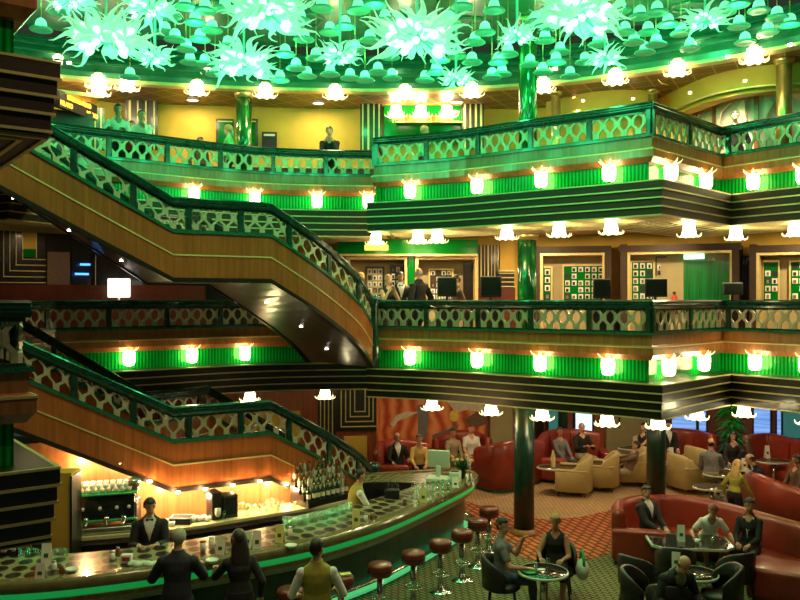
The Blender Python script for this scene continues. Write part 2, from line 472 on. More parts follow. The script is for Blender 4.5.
def person(name, label, loc, rz, pose='stand', seat=.45, lean=0.0, head=(0,0), hl=None, hr=None, fl=None, fr=None,
           female=False, h=1.72, skin='skin', hair='hair_dark', hairstyle='short', top='cloth_black', sleeve='long', bottom='cloth_black',
           legs='trousers', jacket=None, vest=None, shirt='cloth_white', tie=None, bow=False, shoes='shoe_black', vox=.0115, group=None, bulk=1.0, pw=None, trim=None):
    S=h/1.72
    V=Vector
    sw=(.155 if female else .178); hw=.09; b=bulk
    pel=V((0,0,.92)) if pose=='stand' else V((0,0,seat+.105))
    u=V((0,math.sin(lean),math.cos(lean))); fw=V((0,math.cos(lean),-math.sin(lean))); X=V((1,0,0))
    nb=pel+u*.50
    hy,hp=head
    hu=V((0,math.sin(lean*.35+hp),math.cos(lean*.35+hp)))
    hc=nb+hu*.185+V((0,.02,0))
    Rh=Matrix.Rotation(hy,3,'Z')@Matrix.Rotation(-(lean*.35+hp),3,'X')
    segs=[]  # tag, p0, p1, r
    mb=MB()
    wst=.105 if female else .13
    secs=[(pel-u*.10,.11*b,.085),(pel-u*.03,.158*b,.112),(pel+u*.05,.158*b,.112),(pel+u*.19,wst*1.05*b,.095*b),(pel+u*.33,.152*b,(.125 if female else .112)*b),(pel+u*.42,(.165 if female else .182)*b,.10),(pel+u*.47,(.125 if female else .14),.078),(nb+u*.005,.08,.064),(nb+u*.03,.06,.056)]
    rings(mb,[(c,X,fw,rx,ry) for c,rx,ry in secs],16)
    rings(mb,[(nb-u*.03,X,fw,.062,.06),(nb+u*.03,X,fw,.054,.056),(hc-hu*.05,X,fw,.05,.055)],10)
    segs += [('pelvis',pel-u*.09,pel+u*.04,.13),('torso',pel+u*.08,nb-u*.05,.13),('neck',nb,nb+hu*.09,.055)]
    # head
    mb.ell(hc+Rh@V((0,-.008,.025)),(.074,.094,.093),16,10,M=Rh)
    mb.ell(hc+Rh@V((0,.028,-.045)),(.054,.064,.066),14,8,M=Rh)
    rings(mb,[(hc+Rh@V((0,.080,.022)),Rh@X,Rh@V((0,0,1)),.010,.012),(hc+Rh@V((0,.098,-.012)),Rh@X,Rh@V((0,0,1)),.017,.014),(hc+Rh@V((0,.085,-.03)),Rh@X,Rh@V((0,0,1)),.016,.008)],8)
    for sx in (-1,1): mb.ell(hc+Rh@V((sx*.077,-.008,-.002)),(.012,.022,.034),8,6,M=Rh)
    segs.append(('head',hc-hu*.03,hc+hu*.05,.09))
    # arms
    hands=[]
    for sx,ht in ((-1,hl),(1,hr)):
        sh=nb-u*.085+X*(sx*sw)
        if ht is None: ht=(sx*.27,.05,pel.z-.06) if pose=='stand' else (sx*.13,.33,seat+.17)
        ht=V(ht)
        pole=V((sx*.55,-.6,-.75))
        el,wr=ik(sh,ht,.285*1.0,.25,pole)
        r=[.058*b,.05,.042,.041,.034,.026]
        ch=[sh-X*sx*.03,sh+(el-sh)*.25,el-(el-sh)*.1,el+(wr-el)*.15,el+(wr-el)*.5,wr]
        mb.tube(ch,r,10); mb.ell(sh,(.056*b,.055,.056),10,7); mb.ell(el,(.043,.043,.043),10,7)
        segs += [('uparm',sh,el,.05),('forearm',el,wr,.04)]
        d=(wr-el).normalized(); hands.append((sx,wr,d,el))
    # legs
    for sx,ft in ((-1,fl),(1,fr)):
        hip=pel+X*(sx*hw)-V((0,0,.045))
        if ft is None: ft=(sx*.11,.0,.08) if pose=='stand' else (sx*.12,.46,.08)
        pole=V((sx*.08,1,.25)) if pose=='stand' else V((sx*.15,.5,1))
        kn,an=ik(hip,ft,.44,.415,pole)
        mb.tube([hip+V((0,0,.03)),hip+(kn-hip)*.25,hip+(kn-hip)*.6,kn-(kn-hip)*.06],[.088*b,.083*b,.066*b,.055],12)
        mb.ell(kn,(.056,.056,.056),10,7)
        mb.tube([kn,kn+(an-kn)*.28,kn+(an-kn)*.65,an],[.053,.056,.043,.034],10)
        fd=V((sx*.18,1,0)).normalized()
        if pose=='sit' and an.z>.2: fd=V((0,.8,-.4)).normalized()
        toe=an+fd*.17+V((0,0,-.045))
        mb.tube([an-fd*.05+V((0,0,-.035)),an+fd*.04+V((0,0,-.03)),an+fd*.12+V((0,0,-.045)),toe],[.036,.042,.036,.022],10,flat=.8)
        mb.ell(an+V((0,0,-.01)),(.037,.04,.04),8,6)
        segs += [('thigh',hip,kn,.075),('shin',kn,an,.05),('foot',an-fd*.04+V((0,0,-.05)),toe,.04)]
    me=bpy.data.meshes.new('tmp'); me.from_pydata(mb.v,[],mb.f); tmp=bpy.data.objects.new('tmp',me); COL.objects.link(tmp)
    rm=tmp.modifiers.new('r','REMESH'); rm.mode='VOXEL'; rm.voxel_size=vox
    sm=tmp.modifiers.new('s','SMOOTH'); sm.factor=.5; sm.iterations=5
    ev=tmp.evaluated_get(bpy.context.evaluated_depsgraph_get()); bme=bpy.data.meshes.new_from_object(ev)
    bpy.data.objects.remove(tmp); bpy.data.meshes.remove(me)
    nv=len(bme.vertices); co=np.empty(nv*3); bme.vertices.foreach_get('co',co); co=co.reshape(-1,3)
    no=np.empty(nv*3); bme.vertex_normals.foreach_get('vector',no) ; no=no.reshape(-1,3)
    faces=[tuple(p.vertices) for p in bme.polygons]
    fc=np.empty(len(faces)*3); bme.polygons.foreach_get('center',fc); fc=fc.reshape(-1,3)
    bpy.data.meshes.remove(bme)
    best=np.full(len(fc),1e9); tagi=np.zeros(len(fc),int); par=np.zeros(len(fc))
    for i,(t,p0,p1,r) in enumerate(segs):
        a=np.array(p0); d=np.array(p1)-a; tt=np.clip(((fc-a)@d)/max(d@d,1e-9),0,1)
        dist=np.linalg.norm(fc-(a+tt[:,None]*d),axis=1)/r
        m=dist<best; best[m]=dist[m]; tagi[m]=i; par[m]=tt[m]
    tags=np.array([s[0] for s in segs])[tagi]
    # body with hands: five separate fingers rooted in the palm
    fb=MB(); fb.add([tuple(c) for c in co],faces,0,True)
    for sx,wr,d,el in hands:
        up=V((0,0,1)); side=d.cross(up)
        if side.length<.2: side=V((1,0,0)) if abs(d.x)<.5 else V((0,1,0))
        side.normalize(); nrm=side.cross(d).normalized()    # back of hand
        if nrm.z<0: nrm=-nrm
        th=-1*sx if side.x>0 else sx                        # thumb towards the body's middle
        pc=wr+d*.05
        rings(fb,[(wr-d*.012,side,nrm,.024,.02),(wr+d*.02,side,nrm,.036,.017),(wr+d*.06,side,nrm,.041,.015),(wr+d*.088,side,nrm,.036,.012)],10)
        for k,(o,ln) in enumerate(((-.03,.062),(-.010,.078),(.011,.074),(.031,.058))):
            o2=o*(-th); r0=wr+d*.075+side*o2
            k1=r0+d*(ln*.5)-nrm*.008; k2=k1+d*(ln*.3)-nrm*.02; k3=k2+d*(ln*.16)-nrm*.024
            fb.tube([r0,k1,k2,k3],[.0095,.0088,.008,.006],6)
        r0=wr+d*.022+side*(th*.026); k1=r0+d*.03+side*(th*.026)-nrm*.012; k2=k1+d*.034+side*(th*.006)-nrm*.014
        fb.tube([r0,k1,k2],[.013,.0105,.008],6)
    root=thing(name,label,'person',loc,rz,group); root.scale=(S,S,S)
    fb.build('body',skin,root)
    def shell(nm, mask, off, mt, thick=None):
        idx=np.nonzero(mask)[0]
        if len(idx)<4: return None
        mp={}; vs=[]; fs=[]; ed={}
        for i in idx:
            f=[]
            for v in faces[i]:
                if v not in mp:
                    mp[v]=len(vs); o=off(co[v]) if callable(off) else off
                    vs.append(tuple(co[v]+no[v]*o))
                f.append(mp[v])
            fs.append(tuple(f))
            vv=faces[i]
            for a,bv in zip(vv,vv[1:]+vv[:1]): ed[(a,bv)]=1
        inn={}
        for (a,bv) in list(ed):
            if (bv,a) not in ed:
                for q in (a,bv):
                    if q not in inn: inn[q]=len(vs); vs.append(tuple(co[q]-no[q]*.004))
                fs.append((mp[bv],mp[a],inn[a],inn[bv]))
        m2=MB(); m2.add(vs,fs,0,True)
        return m2.build(nm,mt,root)
    T=lambda *n: np.isin(tags,n)
    lfc=fc-np.array(pel); su=lfc@np.array(u); sf=lfc@np.array(fw)
    sl={'long':.93,'short':.0,'none':-1}[sleeve]
    arm=(T('uparm')&((par<.7) if sleeve=='short' else (par<2)))|(T('forearm')&(par<sl)) if sleeve!='none' else T('uparm')&(par<.0)
    if legs in('trousers','jeans'):
        shell('trousers',T('thigh','pelvis')|(T('shin')&(par<.93)),.013,bottom)
    elif legs=='shorts':
        shell('shorts',T('pelvis')|(T('thigh')&(par<.85)),.016,bottom)
    else:
        shell('skirt',T('pelvis','thigh')|(T('shin')&(par<.18)),.022,bottom)
    tors=T('torso')|(T('pelvis')&(su>-.02))
    neck_cut=(T('neck'))
    nfront=(su>.42)&(sf>.03)&(np.abs(lfc[:,0])<(su-.39)*.75)
    if jacket or vest:
        shell('shirt',tors|arm|(neck_cut&(par<.45)),.009,shirt)
        vz=(sf>.03)&(np.abs(lfc[:,0])<np.clip((su-.20)*.30,0,.08))
        if jacket: shell('jacket',(T('torso')|(T('pelvis')&(su>-.11))|(T('thigh')&(par<.12))|T('uparm')|(T('forearm')&(par<.86)))&~vz,.022,jacket)
        if vest: shell('vest',(T('torso')|(T('pelvis')&(su>.0)))&~vz,.02,vest)
        if tie: shell('tie',T('torso')&(sf>.03)&(np.abs(lfc[:,0])<.02)&(su>.2),.017,tie)
        if bow:
            bw=MB(); c=nb+fw*.075-u*.005
            for sx in (-1,1): rings(bw,[(c+X*sx*.004,fw,u,.008,.008),(c+X*sx*.05,fw,u,.01,.022)],8)
            bw.build('bow_tie','cloth_black',root)
    else:
        shell('top',(tors|arm)&~nfront&~(T('neck')&(par>.15)),.012,top)
    if trim:
        c=nb+fw*.05
        tb=MB(); tb.tube([nb+X*.08+fw*.055-u*.01,nb+X*.05+fw*.10-u*.10,nb+X*.012+fw*.125-u*.22,nb+fw*.125-u*.36],[.011]*4,6); tb.tube([nb-X*.08+fw*.055-u*.01,nb-X*.05+fw*.10-u*.10,nb-X*.012+fw*.125-u*.22],[.011]*3,6)
        tb.build('collar_trim',trim,root)
    for fi,sx in enumerate((-1,1)):
        i=[k for k,s in enumerate(segs) if s[0]=='foot'][fi]
        shell('shoe',(tagi==i),.010,shoes)
    hl_=(fc-np.array(hc))@np.array(Rh)         # head local
    hm=T('head')|(T('neck')&(par>.8))
    x_,y_,z_=hl_.T
    if hairstyle=='bald': hmask=hm&(z_<.03+.02*np.sin(x_*70))&(z_>-.055)&(y_<.005)&~((np.abs(x_)>.068)&(z_<.0)); ho=.007
    elif hairstyle=='short': hmask=hm&((z_>.062)|((y_<.015)&(z_>-.01)&(np.abs(x_)<.2)&~((np.abs(x_)>.07)&(z_<.03)&(y_>-.03)))|((y_<-.045)&(z_>-.06))); ho=.014
    else: hmask=hm&((z_>.055)|((y_<.03)&(z_>-.07)&~((y_>.02)&(z_<.03)))); ho=.022
    shell('hair',hmask,ho,hair)
    if hairstyle=='long':
        hb=MB(); bk=hc+Rh@V((0,-.055,.02))
        dn=(V((0,-.16,-1))-u*.0).normalized() if lean<.4 else V((0,0,-1))
        sc=[(bk+V((0,.0,.03)),X,V((0,1,0)),.085,.05),(bk+dn*.06,X,V((0,1,0)),.1,.055),(bk+dn*.16+V((0,-.01,0)),X,V((0,1,0)),.115,.05),(bk+dn*.27+V((0,-.035,0)),X,V((0,1,0)),.12,.045),(bk+dn*.37+V((0,-.045,0)),X,V((0,1,0)),.085,.03)]
        rings(hb,sc,14)
        for f in range(len(hb.smooth)): hb.smooth[f]=True
        hb.build('hair_length',hair,root)
    for sx in (-1,1):
        eb=MB(); eb.ell((0,0,0),(.011,.008,.008),8,6); eo=eb.build('eye','eye_dark',root); eo.location=hc+Rh@V((sx*.031,.079,.018))
    lm=MB(); lm.ell((0,0,0),(.022,.008,.006),8,6,M=Rh); lo=lm.build('mouth','lip',root); lo.location=hc+Rh@V((0,.088,-.058))
    return root
def face(dx,dy): return math.atan2(dy,dx)-PI/2     # heading so that local +Y points along (dx,dy)
# ------------------------------------------------------------------ the people
def per(label,x,y,z,rz,**k): return person('person',label,(x,y,z),rz,**k)
q=lambda px,py,z: PZ(px,py,z)
def stand_at(px,d,z=0): return xcol_(px,d),d,z
def xcol_(px,d): return (px-400)/F*d
V3=lambda *a: a
# at the bar
x=xcol_(177,9.85); per('grey haired man in a dark suit leaning at the bar, seen from behind',x,9.85,0,face(-.05,1),h=1.76,jacket='cloth_navy',hair='hair_grey',hl=(-.27,.36,1.16),hr=(.2,.42,1.17),lean=.10,head=(.15,.12))
x=xcol_(240,9.98); per('woman with long dark hair in black at the bar, seen from behind',x,9.98,0,face(-.35,1),h=1.70,female=True,top='cloth_black',hair='hair_dark',hairstyle='long',hl=(-.25,.45,1.15),lean=.12,legs='trousers',head=(.1,.1))
x=xcol_(317,9.5); per('waiter in an olive vest and white shirt walking past the bar, seen from behind',x,9.5,0,face(-.1,1),h=1.76,vest='cloth_olive',hair='hair_dark',head=(-.6,0),hl=(-.25,.25,1.0),hr=(.25,.25,1.05))
x=xcol_(150,11.6); per('young bartender in a black jacket and bow tie holding a cup behind the bar',x,11.6,0,face(.25,-1),h=1.74,jacket='cloth_black',bow=True,hair='hair_dark',hl=(-.1,.3,1.12),hr=(.12,.32,1.12),head=(.35,.15))
x=xcol_(13,11.25); per('bartender in a dark jacket at the bar end, head behind the balcony cornice',x,11.25,0,face(.1,-1),h=1.80,jacket='cloth_black',bow=True,hair='hair_dark',hl=(-.12,.36,1.16),hr=(.14,.36,1.16),lean=.08)
x=xcol_(350,13.55); per('bartender in a green lit vest bending over the bar, seen from behind',x,13.75,0,face(.9,.35),h=1.70,vest='cloth_olive',hair='hair_dark',hl=(-.05,.42,1.05),hr=(.2,.48,1.02),lean=.28)
# small round table
per('man in a dark shirt with a hand raised to his face',1.50,11.85,0,face(1,-.12),pose='sit',seat=.44,h=1.76,top='cloth_grey',sleeve='short',bottom='cloth_denim',hair='hair_dark',hl=(.02,.30,1.02),hr=(.22,.36,.70),head=(-.5,.0))
per('woman with short blond hair in a black sleeveless top at the small round table',2.40,12.35,0,face(-.25,-1),pose='sit',seat=.44,h=1.68,female=True,top='cloth_black',sleeve='none',bottom='cloth_black',legs='skirt',hair='hair_blond',skin='skin_tan',hl=(-.12,.36,.72),hr=(.2,.36,.72),head=(0,.15))
# long red sofa
per('man in a black suit in the corner of the long red sofa',xcol_(647,14.35),14.25,0,face(.55,-1),pose='sit',seat=.39,h=1.72,jacket='cloth_black',hair='hair_dark',lean=-.12,hl=(-.06,.34,.60),hr=(.1,.34,.60),head=(-.5,0))
per('woman in a white dress bending over the low glossy table',xcol_(707,14.0),13.95,0,face(-.15,-1),pose='sit',seat=.38,h=1.64,female=True,top='cloth_white',sleeve='short',bottom='cloth_white',legs='skirt',hair='hair_red',lean=.55,hl=(-.32,.45,.62),hr=(.34,.40,.60),head=(.4,.35))
per('woman in a black jacket with pale trim on the long red sofa',xcol_(747,13.5),13.4,0,face(-.75,-1),pose='sit',seat=.39,h=1.70,female=True,top='cloth_black',bottom='cloth_black',hair='hair_dark',skin='skin_tan',hl=(-.08,.36,.60),hr=(.1,.36,.60),head=(.5,0),trim='cloth_white')
per('balding man in a patterned shirt and dark jacket bent over his table',3.62,10.80,0,face(.35,1) if False else face(.25,-1),pose='sit',seat=.44,h=1.74,jacket='cloth_black',shirt='cloth_khaki',hair='hair_dark',hairstyle='bald',skin='skin',lean=.5,hl=(-.2,.45,.60),hr=(.22,.45,.60),head=(0,.45))
# under the mural
per('man in a dark suit and white shirt on the mural sofa',xcol_(397,19.75),19.75,0,face(.35,-1),pose='sit',seat=.42,h=1.72,jacket='cloth_black',tie=None,hair='hair_dark',hairstyle='bald',skin='skin_tan',hl=(-.2,.3,.7),hr=(.2,.34,.64))
per('woman in a yellow top beside the suited man on the mural sofa',xcol_(419,19.7),19.7,0,face(.1,-1),pose='sit',seat=.42,h=1.68,female=True,top='cloth_yellow',bottom='cloth_black',hair='hair_brown',skin='skin')
per('woman in a grey brown top next to the woman in white',xcol_(453,20.7),20.7,0,face(.35,-1),pose='sit',seat=.42,h=1.66,female=True,top='cloth_khaki',bottom='cloth_brown',hair='hair_brown',skin='skin_tan')
per('woman with dark red hair in a white top under the mural',xcol_(471,20.75),20.75,0,face(.15,-1),pose='sit',seat=.46,h=1.74,female=True,top='cloth_white',sleeve='short',bottom='cloth_white',hair='hair_red',bulk=1.1)
# below the rounded window
per('person in a pale top slumped on the sofa below the rounded window',xcol_(560,20.9),20.75,0,face(.35,-1),pose='sit',seat=.42,h=1.68,female=True,top='cloth_grey',bottom='cloth_denim',hair='hair_brown',lean=-.15,skin='skin_tan')
per('bald man in black holding a paper below the rounded window',xcol_(581,21.0),20.95,0,face(.3,-1),pose='sit',seat=.42,h=1.80,top='cloth_black',bottom='cloth_khaki',hair='hair_grey',hairstyle='bald',hl=(-.12,.36,.8),hr=(.12,.36,.8))
per('person reclining in the cream armchair with a card',xcol_(628,19.4),19.45,0,1.35,pose='sit',seat=.36,h=1.66,top='cloth_brown',bottom='cloth_khaki',hair='hair_dark',lean=-.42,hl=(-.1,.36,.7),hr=(.1,.36,.75))
per('person in dark clothes reaching a bare arm over the table behind the column',xcol_(644,21.2),21.2,0,face(-.6,-.5),pose='sit',seat=.44,h=1.72,top='cloth_black',sleeve='none',bottom='cloth_black',hair='hair_dark',hl=(-.1,.5,.75))
per('waiter in a black jacket with white shirt front beside the marble column',xcol_(668,21.3),21.3,0,face(.1,-1),pose='sit',seat=.5,h=1.70,jacket='cloth_black',hair='hair_dark')
# by the windows
per('balding man in a grey shirt sitting with his back turned',xcol_(709,18.6),18.5,0,face(.5,1),pose='sit',seat=.44,h=1.78,top='cloth_grey',bottom='cloth_khaki',hair='hair_dark',hairstyle='bald',lean=.12,hr=(.15,.42,.72))
per('woman with dark hair in black by the plant, hand at her chin',xcol_(733,19.9),19.9,0,face(-.3,-1),pose='sit',seat=.44,h=1.70,female=True,top='cloth_black',bottom='cloth_black',hair='hair_dark',hairstyle='long',hl=(-.08,.22,1.05))
per('person with long brown hair in dark clothes turned towards the windows',xcol_(747,19.2),19.2,0,face(-.4,.9),pose='sit',seat=.44,h=1.70,female=True,top='cloth_black',bottom='cloth_black',hair='hair_brown',hairstyle='long')
per('woman with long blond hair and a dark skirt passing behind the long sofa',xcol_(734,15.75),15.75,0,face(.8,.5),h=1.45,female=True,top='cloth_olive',bottom='cloth_black',legs='trousers',hair='hair_blond',hairstyle='long',lean=.2,hr=(.2,.42,.85))
per('man in a black jacket leaning over a table with his hand at his face',xcol_(768,16.9),17.0,0,face(-1,.3),pose='sit',seat=.44,h=1.76,jacket='cloth_black',hair='hair_dark',hairstyle='bald',lean=.42,hl=(-.02,.36,1.0),hr=(.1,.4,.7),head=(0,.3))
per('person with dark hair cut by the photo edge above the arched sofa back',xcol_(797,17.1),17.1,0,face(-1,-.2),pose='sit',seat=.42,h=1.68,top='cloth_brown',bottom='cloth_black',hair='hair_dark')
# middle deck
per('blonde woman in a sleeveless top raising her hands on the middle deck',xcol_(388,17.8),17.8,D2,face(.5,-1),h=1.66,female=True,top='cloth_black',sleeve='none',bottom='cloth_black',hair='hair_blond',hl=(-.06,.24,1.36),hr=(.08,.24,1.36))
per('man in a tuxedo and bow tie on the middle deck',xcol_(400,18.2),18.2,D2,face(.3,-1),h=1.74,jacket='cloth_black',bow=True,hair='hair_dark',skin='skin_tan',head=(.2,0))
per('bald man in a dark suit turned towards the photo boards',xcol_(419,18.0),18.0,D2,face(-.5,.6),h=1.82,jacket='cloth_black',hair='hair_grey',hairstyle='bald')
per('fair haired person in a brown top at the head of the stairs',xcol_(361,19.1),19.1,D2,face(-.6,-.6),h=1.76,female=True,top='cloth_brown',bottom='cloth_black',hair='hair_blond')
per('person in a pale shirt partly hidden by the stair handrail',xcol_(349,19.3),19.3,D2,face(.3,-1),h=1.66,top='cloth_white',bottom='cloth_black',hair='hair_dark')
per('person with dark hair behind the monitor next to the bald man',xcol_(457,18.1),18.1,D2,face(-.8,-.3),h=1.66,top='cloth_brown',bottom='cloth_black',hair='hair_dark')
# top deck
per('dark haired man in a white T-shirt leaning on the top deck rail',xcol_(117,16.85),16.85,D3,face(.5,-1),h=1.76,top='cloth_white',sleeve='short',bottom='cloth_black',hair='hair_dark',skin='skin_tan',lean=.3,hl=(-.1,.36,1.14),hr=(.22,.36,1.14))
per('woman in a white top leaning on the top deck rail',xcol_(142,17.1),17.1,D3,face(.3,-1),h=1.70,female=True,top='cloth_white',bottom='cloth_black',hair='hair_brown',lean=.25,hl=(-.05,.3,1.3),hr=(.22,.36,1.14),head=(.4,0))
per('child in a pinkish top between the two people leaning on the top deck rail',xcol_(131,17.3),17.3,D3,face(.3,-1),h=1.52,female=True,top='cloth_red',bottom='cloth_black',hair='hair_brown')
per('woman in a bright green top by the glowing column',xcol_(229,18.6),18.6,D3,face(-1,-.2),h=1.72,female=True,top='cloth_green',bottom='cloth_black',hair='hair_blond')
per('small distant person behind the top deck rail, only the head showing',xcol_(200,19.0),19.0,D3,face(.6,-.6),h=1.52,top='cloth_brown',bottom='cloth_black',hair='hair_dark',skin='skin_tan')
per('lone person in black leaning on the rail with both hands at the face',xcol_(330,18.85),18.85,D3,face(.0,-1),h=1.72,top='cloth_black',bottom='cloth_black',hair='hair_brown',lean=.25,hl=(-.1,.26,1.34),hr=(.1,.26,1.34))
per('dark haired person behind the rail in front of the white booth panels',xcol_(735,17.0),17.0,D3,face(-.3,-1),h=1.66,top='cloth_black',bottom='cloth_black',hair='hair_dark')
per('small person walking behind the top deck rail beside the green niche',xcol_(424,18.6),18.6,D3,face(1,0),h=1.70,top='cloth_green',bottom='cloth_black',hair='hair_blond',female=True)
mat('shade_band_brown',(.035,.02,.012),.45,0,.3,6)
# ------------------------------------------------------------------ the place: gallery edges, floors, walls
Z0=0.0
def v2(*pts): return [Vector((x,y,0)) for x,y in pts]
near_edge = v2((-5.2,5.35),(-3.18,6.86),(-6.62,11.30))
left_edge = catmull(v2((-7.25,14.3),(-6.68,15.5),(-5.36,16.5),(-3.56,17.8),(-2.06,18.3),(-.50,18.45)),5)
right_edge = catmull(v2((-.56,16.98),(1.02,16.3),(2.47,15.25),(3.60,14.45),(4.36,13.85)),5)
notch_edge = v2((4.36,13.85),(6.40,15.90),(7.34,14.64),(8.5,13.05),(10.2,10.8))
end_edge = v2((-.48,18.45),(-.56,16.98))
right_all = right_edge[:-1]+notch_edge
back_wall = v2((-13,13.5),(-11.5,17),(-7,19.7),(-2,20.3),(3,20.3),(7,19.4),(10.5,17.2),(13,13))
NL=[0]
def struct(o): o['kind']='structure'; return o
def up(path,z): return [Vector((p.x,p.y,z)) for p in path]
def fascia(path, fz, n, so=.36, rec=.012):
    """green trim, copper nosing, green glass band and the stepped black cornice below one deck's edge"""
    p=up(path,fz)
    m=MB(); m.sweep(p,[(.0,.49),(.0,.31),(.05,.28),(.05,.14),(-.02,.05),(-.16,.04),(-.16,.49)],mi=0)
    m.sweep(p,[(.062,.285),(.062,.262),(.0,.262),(.0,.285)],mi=1)
    struct(m.build('trim_%d'%n,['copper_wood','gold_line']))
    m=MB(); m.sweep(p,[(.04,.53),(.04,.485),(-.16,.485),(-.16,.53)],mi=0)
    struct(m.build('trim_%d'%(n+1),'speckled_trim'))
    m=MB(); m.sweep(p,[(-.10,.045),(-.10,-.345),(-.16,-.345),(-.16,.045)],uv=True)
    struct(m.build('wall_green_glass_%d'%n,'green_glass'))
    m=MB(); o=so; z=-.34
    m.sweep(p,[(o,z+.02),(o,z),(-.16,z),(-.16,z+.02)],mi=0); m.sweep(p,[(o+.006,z+.022),(o+.006,z),(o-.03,z),(o-.03,z+.022)],mi=1)
    for k in range(4):
        m.sweep(p,[(o,z),(o,z-.122),(-.2,z-.122),(-.2,z)],mi=0)
        m.sweep(p,[(o+.012,z-.122),(o+.012,z-.147),(-.2,z-.147),(-.2,z-.122)],mi=1)
        z-=.147; o-=rec
    w=.3 if so<.1 else 1.5
    m.sweep(p,[(o,z+.04),(o,z+.005),(-w,z+.005),(-w,z+.04)],mi=0)
    for k in range(int((o+w)/.17)):
        oo=o-.12-.17*k; m.sweep(p,[(oo,z+.01),(oo,z-.006),(oo-.025,z-.006),(oo-.025,z+.01)],mi=1)
    m.sweep(p,[(-w,.0-.70),(-w,z-.01),(-w-.06,z-.01),(-w-.06,-.70)],mi=1)
    struct(m.build('trim_%d'%(n+2),['black_lacquer' if fz<5 else 'brown_lacquer','gold_line']))
num=10
for fz in (D2,D3):
    for nm,path in (('near',near_edge),('left',left_edge),('end',end_edge),('right',right_all)):
        fascia(path,fz,num,.2 if nm=='near' else .02 if nm=='end' else .36,.02 if nm=='near' else .012); num+=3
def arr(path): return [(p.x,p.y) for p in path]
for fz in (D2,D3):
    edge=arr(offset_path(near_edge,-.12))+arr(offset_path(left_edge,-.12))+arr(offset_path(right_all,-.12))
    poly=edge+[(13.5,12)]+arr(back_wall)[::-1]+[(-13.5,4.7)]
    m=MB(); m.prism(poly,fz-.12,fz); struct(m.build('floor','deck_carpet'))
    edge=arr(offset_path(near_edge,.1))+arr(offset_path(left_edge,.0))+arr(offset_path(right_all,.0))
    poly=edge+[(13.5,12)]+arr(back_wall)[::-1]+[(-13.5,4.7)]
    m=MB(); m.prism(poly,fz-.74,fz-.68)
    struct(m.build('ceiling','cream_ceiling'))
# nested gold chevrons under the near balcony
for fz in (D2,D3):
    m=MB()
    c=Vector((-2.9,6.84,0)); d1=Vector((-.78,-.62,0)).normalized(); d2=Vector((-.6,.8,0)).normalized()
    for k in range(7):
        a=c+(d1+d2)*(.10+.17*k)
        m.sweep([Vector((a.x,a.y,fz-.975))+d1*2.5,Vector((a.x,a.y,fz-.975)),Vector((a.x,a.y,fz-.975))+d2*(4.5-.3*k)],[(-.02,0),(.02,0),(.02,.02),(-.02,.02)])
    struct(m.build('trim_5%d'%(fz<5),'gold_line'))
    m=MB(); m.prism([(-2.98,6.84),(-5.2,5.15),(-13,5.15),(-13,11.3),(-6.55,11.3)],fz-.955,fz-.94); struct(m.build('ceiling','brown_lacquer'))
# main floor and its carpets
m=MB(); m.prism([(-14,2),(14,2),(14,27),(-14,27)],-.1,0); struct(m.build('floor','carpet_green'))
def poly_px(pts): return [(PZ(x,y,0).x,PZ(x,y,0).y) for x,y in pts]
m=MB(); m.prism(poly_px([(462,500),(503,513),(547,520),(581,517),(612,510),(680,500),(700,530),(612,553),(575,563),(540,562),(505,552),(478,535)]),.0,.006); struct(m.build('floor','carpet_orange'))
m=MB(); m.prism(poly_px([(440,470),(462,500),(503,513),(547,520),(581,517),(612,510),(680,500),(900,500)])+[(13,25),(-1,25)],.0,.005); struct(m.build('floor','carpet_cream'))
# deck walls
def wall(path,z0,z1,name,mt,th=.15):
    m=MB(); m.sweep(up(path,0),[(0,z0),(0,z1),(-th,z1),(-th,z0)],uv=True); return struct(m.build(name,mt))
wall(back_wall,D2,D3-.69,'wall_back','yellow_wall')
wall(back_wall,D3,9.6,'wall_back.001','yellow_wall')
for i,fz in enumerate((D2,D3)):  # dark dado band added, its colour standing for shade behind the lattice holes
    m=MB(); m.sweep(up(offset_path(back_wall,.03),fz),[(0,0),(0,.98),(-.025,.98),(-.025,0)],mi=0); m.sweep(up(offset_path(back_wall,.03),fz),[(.02,.98),(.02,1.02),(-.025,1.02),(-.025,.98)],mi=1); struct(m.build('baseboard_back','brown_lacquer' if 0 else ['shade_band_brown','gold_line']))
# top deck ceiling with its ring edge, the stepped cornice and the green dome
ring = catmull(v2((-10.5,13.2),(-8.9,16.2),(-7.4,17.4),(-4.55,18.2),(-2.3,18.5),(.46,18.55),(3.1,18.0),(5.35,16.9),(7.6,15.2),(9.6,12.4),(10.5,9)),6)
ZC=9.45
m=MB(); m.prism(arr(ring)+[(14,9)]+arr(back_wall)[::-1]+[(-14,13.2)],ZC,ZC+.08); struct(m.build('ceiling','grid_ceiling'))
m=MB(); pr=up(ring,ZC)
m.sweep(pr,[(.12,-.04),(.12,.03),(-.15,.03),(-.15,-.04)],mi=1); m.sweep(pr,[(.10,.03),(.10,.16),(-.15,.16),(-.15,.03)],mi=0)
z=.16; o=.06
for k in range(4):
    m.sweep(pr,[(o,z),(o-.02,z+.16),(-.6,z+.16),(-.6,z)],mi=0); m.sweep(pr,[(o+.05,z+.16),(o+.05,z+.21),(-.6,z+.21),(-.6,z+.16)],mi=0)
    z+=.21; o-=.22
struct(m.build('trim_70',['cornice_green','gold_line']))
m=MB(); m.prism(arr(ring)+[(12,2),(-12,2)],ZC+1.0,ZC+1.1); struct(m.build('ceiling','dome_green'))
# low relief swirls on the dome ceiling
m=MB()
for k in range(26):
    cx=random.uniform(-7,9); cy=random.uniform(12.5,17.5)
    pts=[Vector((cx+(.12+.05*t)*math.cos(t*.9),cy+(.12+.05*t)*math.sin(t*.9),ZC+.985)) for t in range(12)]
    m.tube(pts,.035,6)
struct(m.build('trim_71','cornice_green'))

